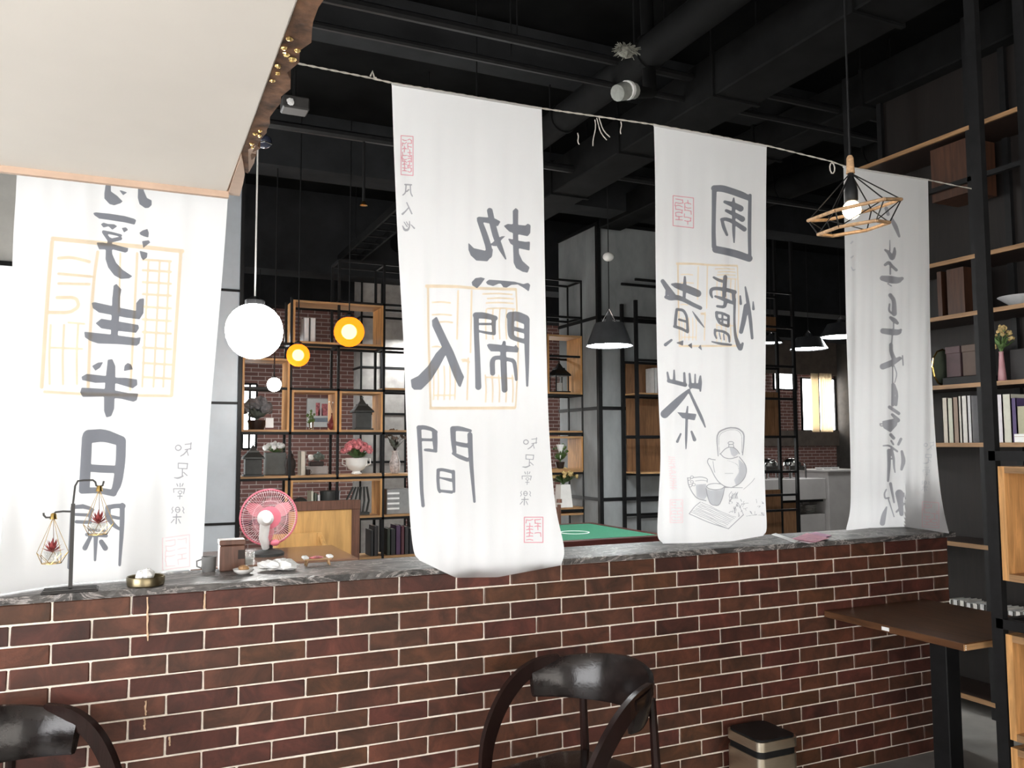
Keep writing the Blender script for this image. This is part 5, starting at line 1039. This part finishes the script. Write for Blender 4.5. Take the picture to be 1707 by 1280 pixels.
for k, px in enumerate((1298, 1338)):
    c = A(px, 800); cx = float(c[0]); d = thing('chafing_dish', 'chrome chafing dish with a round lid on the buffet', 'chafing dish', (cx, YB+.25, zt), 'chafing dishes')
    MB().box((cx-.15, YB+.1, zt+.12), (cx+.15, YB+.4, zt+.2), .01).build('pan', CHROME, d)
    m = MB(); m.lathe([(.16, .2), (.155, .25), (.1, .3), (.01, .315)], (cx, YB+.25, zt), 18); m.build('lid', CHROME, d, True)
    for e in (-1, 1):
        MB().tube([(cx+e*.16, YB+.1, zt), (cx+e*.16, YB+.1, zt+.2), (cx+e*.13, YB+.1, zt+.24)], .014, 6).build('leg', CHROME, d); MB().tube([(cx+e*.16, YB+.4, zt), (cx+e*.16, YB+.4, zt+.2)], .014, 6).build('leg', CHROME, d)
    MB().tube([(cx-.05, YB+.13, zt+.27), (cx, YB+.1, zt+.3), (cx+.05, YB+.13, zt+.27)], .01, 5).build('handle', CHROME, d)
c = A(1395, 783); cx = float(c[0])
for k in range(3): 
    q = thing('steel_tray', 'small steel dish on the taller grey cabinet', 'dish', (cx-.17+.17*k, YB+.2, zt2), 'dishes on the tall cabinet'); MB().lathe([(.04, 0), (.06, .02), (.065, .04), (.058, .04), (.03, .01)], (cx-.17+.17*k, YB+.2, zt2), 14).build('bowl', CHROME, q, True); MB().tube([(cx-.17+.17*k+.06, YB+.2, zt2+.035), (cx-.17+.17*k+.082, YB+.2, zt2+.045)], .006, 5).build('handle', CHROME, q)
zn = float(A(1340, 858)[2])
for j, (px, n) in enumerate(((1340, 9), (1363, 6))):
    c = A(px, 850)
    for k in range(n): o = MB().lathe([(.045, 0), (.09, .012), (.115, .02), (.11, .02), (.045, .006)], (float(c[0]), YB+.18, zn+k*.022), 16).build('plate', WHITE, None, True); tag(o, 'white plate in the '+('taller' if j == 0 else 'shorter')+' stack inside the buffet niche', 'plate', 'stacked plates')
WDB = wood('honey beam', (.32, .17, .07), .5, 0)
a, b = at(1268, 525, 8.9), at(1425, 517, 8.9); struct('trim_1', MB().box((a[0], 8.8, a[2]-.12), (b[0], 9.0, a[2]+.1)), WDB)
a = at(1268, 592, 9.0); b = at(1425, 640, 9.0); struct('trim_2', MB().box((a[0], 9.12, a[2]-.32), (b[0]+1, 9.19, a[2]+1.0)), mat('grey brown cladding', (.16, .13, .11), .6))
a = at(1268, 717, 9.0); struct('trim_3', MB().box((a[0], 9.12, a[2]-.3), (b[0]+1, 9.17, a[2])), mat('grey brown cladding', (.16, .13, .11)))

# ------------------------------------------------------------------ lamps of the back room
def cone_lamp(loc, label, grp, R=.25, h=.40, e=E_CONE, top=4.75):
    x, y, z = loc; l = thing('cone_pendant', label, 'pendant lamp', loc, grp)
    MB().lathe([(R, 0), (R*.98, .01), (R*.62, h*.58), (R*.16, h*.62), (R*.12, h*.78)], loc, 28, False).build('shade', mat('dark grey enamel', (.05, .052, .055), .35), l, True)
    MB().lathe([(R*.93, .012), (R*.9, .02), (.01, .022)], loc, 28).build('light_panel', MATS.get('cool lamp %g' % e) or emitter('cool lamp %g' % e, (.97, 1, 1), e), l)
    for s in (-1, 1): MB().tube([(x+s*R*.35, y, z+h*.62), (x, y, z+h*.95)], .006, 5).build('strut', CHROME, l)
    MB().tube([(x, y, z+h*.78), (x, y, top)], .005, 5).build('cord', BLACK, l); return l
p = at(1016, 577, 3.6); cl = cone_lamp((float(p[0]), 3.6, float(p[2])), 'grey cone pendant lamp hanging in front of the wide grey column', 'cone pendants', .225, .38)
q = at(1014, 428, 3.6); MB().ball((cl.location.x, 3.6, float(q[2])), (.055, .055, .045), 12, 8).build('ceramic_connector', WHITE, cl, True)
for k, (px, py, sc) in enumerate(((1285, 572, .6), (1348, 582, 1), (1402, 562, 1.15))):
    p = at(px, py, 6.0); cone_lamp((float(p[0]), 6.0, float(p[2])), ('small', 'middle', 'large')[k]+' bright cone pendant over the buffet', 'cone pendants', .27*sc, .3*sc, E_FAR)
for px, py, Y, R, ee, lab in ((795, 470, 2.0, .25, .58, 'grey cone pendant lamp hanging behind the wide banner'), (1478, 425, 1.7, .19, 1.35, 'smaller grey cone pendant lamp hanging behind the cursive banner'), (1190, 520, 2.2, .2, .62, 'grey cone pendant lamp hanging behind the teapot banner')):  # pendants added out of sight so the lower banners glow from behind
    p = at(px, py, Y); cone_lamp((float(p[0]), Y, float(p[2])), lab, 'cone pendants', R, R*1.5, E_CONE*ee)
for px, py, lab in ((432, 566, 'cone pendant lamp beyond the steel bookcase near the pale column'), (705, 560, 'cone pendant lamp beyond the steel bookcase near the grey pier')):  # hidden pendants added to brighten the far brick wall
    p = at(px, py, 7.0); cone_lamp((float(p[0]), 7.0, float(p[2])), lab, 'cone pendants', .24, .36, E_CONE*.6)
def amber():
    m = cloth('amber glass', (.9, .36, .06), (1.0, .30, .03), .8); nt = m.node_tree; o = nt.nodes['Material Output']; s = o.inputs[0].links[0].from_socket
    t = nt.nodes.new('ShaderNodeBsdfTransparent'); t.inputs[0].default_value = (1, .75, .4, 1); x = nt.nodes.new('ShaderNodeMixShader'); x.inputs[0].default_value = .6
    nt.links.new(t.outputs[0], x.inputs[1]); nt.links.new(s, x.inputs[2]); nt.links.new(x.outputs[0], o.inputs[0]); return m
def globe(px, py, Y, rpx, m, label, shell=None):
    p = at(px, py, Y); r = abs(float(at(px+rpx, py, Y)[0]-p[0]))*.92; x, z = float(p[0]), float(p[2]); l = thing('globe_pendant', label, 'pendant lamp', (x, Y, z-r), 'globe pendants')
    MB().ball((x, Y, z), r if shell is None else r*.5, 20, 12).build('bulb', m, l, True)
    if shell: MB().ball((x, Y, z), r, 20, 12).build('glass_globe', shell, l, True)
    MB().lathe([(r*.35, r*.93), (r*.35, r*1.1), (r*.1, r*1.25)], (x, Y, z), 12).build('cap', BLACK, l); MB().tube([(x, Y, z+r*1.2), (x, Y, 4.75)], .006, 5).build('cord', WHITE if rpx > 40 else BLACK, l); return l
globe(424, 552, 2.5, 52, emitter('white lamp bloom', (1, .99, .96), E_BLOOM), 'large blinding white globe pendant beside the orange seal banner')  # cone pendant shaped as a globe the size of its blown-out glow
AMB = amber(); AMBE = emitter('amber filament', (1, .66, .28), 17)
globe(582, 553, 4.5, 27, AMBE, 'amber globe pendant in front of the upper oak box', AMB); globe(497, 592, 4.5, 21, AMBE, 'smaller amber globe pendant next to the blinding white globe', AMB)
globe(457, 641, 4.6, 13, emitter('small white glow', (1, .97, .9), 60), 'small white globe pendant above the hydrangea basket')

# ------------------------------------------------------------------ dark ceiling services
def duct(x, z, w_, h, y0, y1, label, rnd=False):
    t = thing('ceiling_duct', label, 'duct', (x, (y0+y1)/2, z), 'dark ceiling services')
    if rnd: MB().tube([(x, y0, z), (x, y1, z)], w_/2, 18).build('duct', DUCT, t, True)
    else: MB().box((x-w_/2, y0, z-h/2), (x+w_/2, y1, z+h/2), .01).build('duct', DUCT, t)
    n = int((y1-y0)/1.2)
    for k in range(n):
        y = y0+.6+k*1.2
        if rnd: MB().tube([(x, y, z), (x, y+.03, z)], w_/2+.012, 18).build('joint', DUCT, t)
        else: MB().box((x-w_/2-.015, y, z-h/2-.015), (x+w_/2+.015, y+.03, z+h/2+.015)).build('joint', DUCT, t)
        for s in (-1, 1): MB().tube([(x+s*(w_/2+.01), y+.015, z), (x+s*(w_/2+.01), y+.015, 4.75)], .006, 4).build('hanger_rod', BLACK, t)
duct(3.25, 4.2, .22, .22, -.6, 7, 'round dark ventilation duct running over the wide banner', True); duct(3.95, 4.15, .38, .3, -.6, 7, 'broad rectangular dark duct above the teapot banner')
duct(5.3, 4.3, .3, .26, -.6, 5.1, 'dark duct above the cursive banner', False); duct(6.6, 4.4, .26, .26, -.6, 8, 'round dark duct high above the tall bookcase', True)
BEAM = mat('dark grey beam paint', (.022, .023, .0245), .9, 0, .15, 3, spec=.1)
for k, (y, z0, z1, d) in enumerate(((2.2, 4.45, 4.75, .25), (4.5, 4.22, 4.75, .35), (6.9, 3.75, 4.75, .4), (8.6, 3.6, 4.75, .3))):
    o = struct('trim_%d' % (4+k), MB().box((-3.6 if k < 2 else 1.0, y, z0), (13, y+d, z1)), BEAM)
for k, (y, z, r) in enumerate(((1.45, 4.22, .03), (1.55, 4.10, .022), (3.2, 4.1, .035))):
    t = thing('ceiling_pipe', ('thin black conduit nearest the twine', 'thinner black conduit beside the first one', 'black sprinkler pipe under the beams')[k], 'pipe', (3, y, z), 'dark ceiling services'); MB().tube([(-3, y, z), (11, y, z)], r, 8).build('pipe', BLACK, t, True)
    for x in (.9, 2.4, 4.4, 7): MB().tube([(x, y, z), (x, y, 4.75)], .006, 4).build('hanger_rod', BLACK, t)
# diagonal tray on the left
t = thing('cable_tray', 'dark cable tray running back above the amber lamps', 'cable tray', (2.6, 5, 3.95), 'dark ceiling services')
for s in (-.12, .12): MB().box((2.6+s-.012, 3.6, 3.9), (2.6+s+.012, 6.9, 3.98)).build('side_rail', DUCT, t)
for k in range(11): MB().box((2.48, 3.7+k*.3, 3.9), (2.72, 3.73+k*.3, 3.915)).build('rung', DUCT, t)
for y in (3.8, 6.5): MB().tube([(2.6, y, 3.95), (2.6, y, 4.75)], .008, 4).build('hanger_rod', BLACK, t)
# speaker plate and camera by the torn board
p = at(490, 178, 1.6); x, y, z = (float(v) for v in p)
t = thing('ceiling_speaker', 'grey square ceiling speaker with a white mount beside the torn board', 'speaker', (x, y, z)); MB().box((x-.07, y-.06, z-.03), (x+.08, y+.06, z+.045), .008).build('box', mat('mid grey plastic', (.035, .033, .032), .6), t); MB().ball((x-.03, y-.065, z-.0), (.022, .01, .02), 10, 6, .2).build('white_mount', PAPER, t); MB().tube([(x, y, z+.04), (x, y, 4.75)], .01, 6).build('stem', BLACK, t)
p = at(440, 236, 1.5); x, y, z = (float(v) for v in p)
t = thing('security_camera', 'small dark blue dome camera below the grey speaker', 'camera', (x, y, z)); MB().ball((x, y, z), (.045, .045, .04), 14, 8).build('dome', mat('navy plastic', (.03, .035, .06), .25), t, True); MB().tube([(x-.04, y-.02, z-.015), (x, y-.05, z-.015), (x+.04, y-.02, z-.015)], .004, 5).build('trim_ring', CHROME, t); MB().tube([(x, y, z+.03), (x, y, 4.75)], .012, 6).build('stem', BLACK, t)
p = at(606, 340, 3.2); x, z = float(p[0]), float(p[2]); t = thing('sprinkler_head', 'small brass sprinkler head under the pipe', 'sprinkler', (x, 3.2, z)); MB().tube([(x, 3.2, 4.1), (x, 3.2, z+.02)], .012, 6).build('drop_pipe', BLACK, t); MB().lathe([(.012, .02), (.022, 0), (.03, -.012), (.006, -.014)], (x, 3.2, z), 10).build('head', BRASS, t)
# torn insulation hanging off the ducts
FLUFF = mat('pale torn insulation', (.22, .22, .19), .95, 0, .3, 30)
p = at(1044, 84, .9); x, y, z = (float(v) for v in p); t = thing('insulation_tuft', 'ragged tuft of pale insulation on the round duct', 'insulation', (x, y, z)); r = random.Random(3); f = MB()
for k in range(150):
    a, e = r.uniform(0, 6.283), r.uniform(-.6, 1.2); d = Vector((math.cos(a)*math.cos(e)*.075, math.sin(a)*math.cos(e)*.06, math.sin(e)*.045)); b_ = Vector((x+r.uniform(-.03, .03), y, z-.01)); f.tube([b_, b_+d*.6+Vector((0, 0, .01)), b_+d*r.uniform(.8, 1.2)], [.006, .004, .002], 3)
f.build('fibres', FLUFF, t); MB().ball((x, y, z-.01), (.055, .045, .03), 10, 6, .25).build('core', FLUFF, t)
p = at(1046, 152, 1.0); x, y, z = (float(v) for v in p); t = thing('wrapped_pipe_end', 'pale wrapped pipe end poking out between the ducts', 'pipe', (x, y, z)); MB().tube([(x-.085, y-.02, z-.035), (x-.03, y, z-.005), (x+.07, y+.04, z+.03)], [.05, .056, .05], 14).build('wrap', mat('pale foil wrap', (.26, .27, .25), .6, 0, .2, 12), t, True); MB().tube([(x+.05, y+.03, z+.02), (x+.3, y+.2, z+.12), (x+.35, y+.3, 4.75)], .045, 10).build('pipe', DUCT, t, True)
MB().tube([(x-.012, y-.001, z+.003), (x+.012, y+.01, z+.011)], .059, 14).build('strap', MATS['white paper'], t)
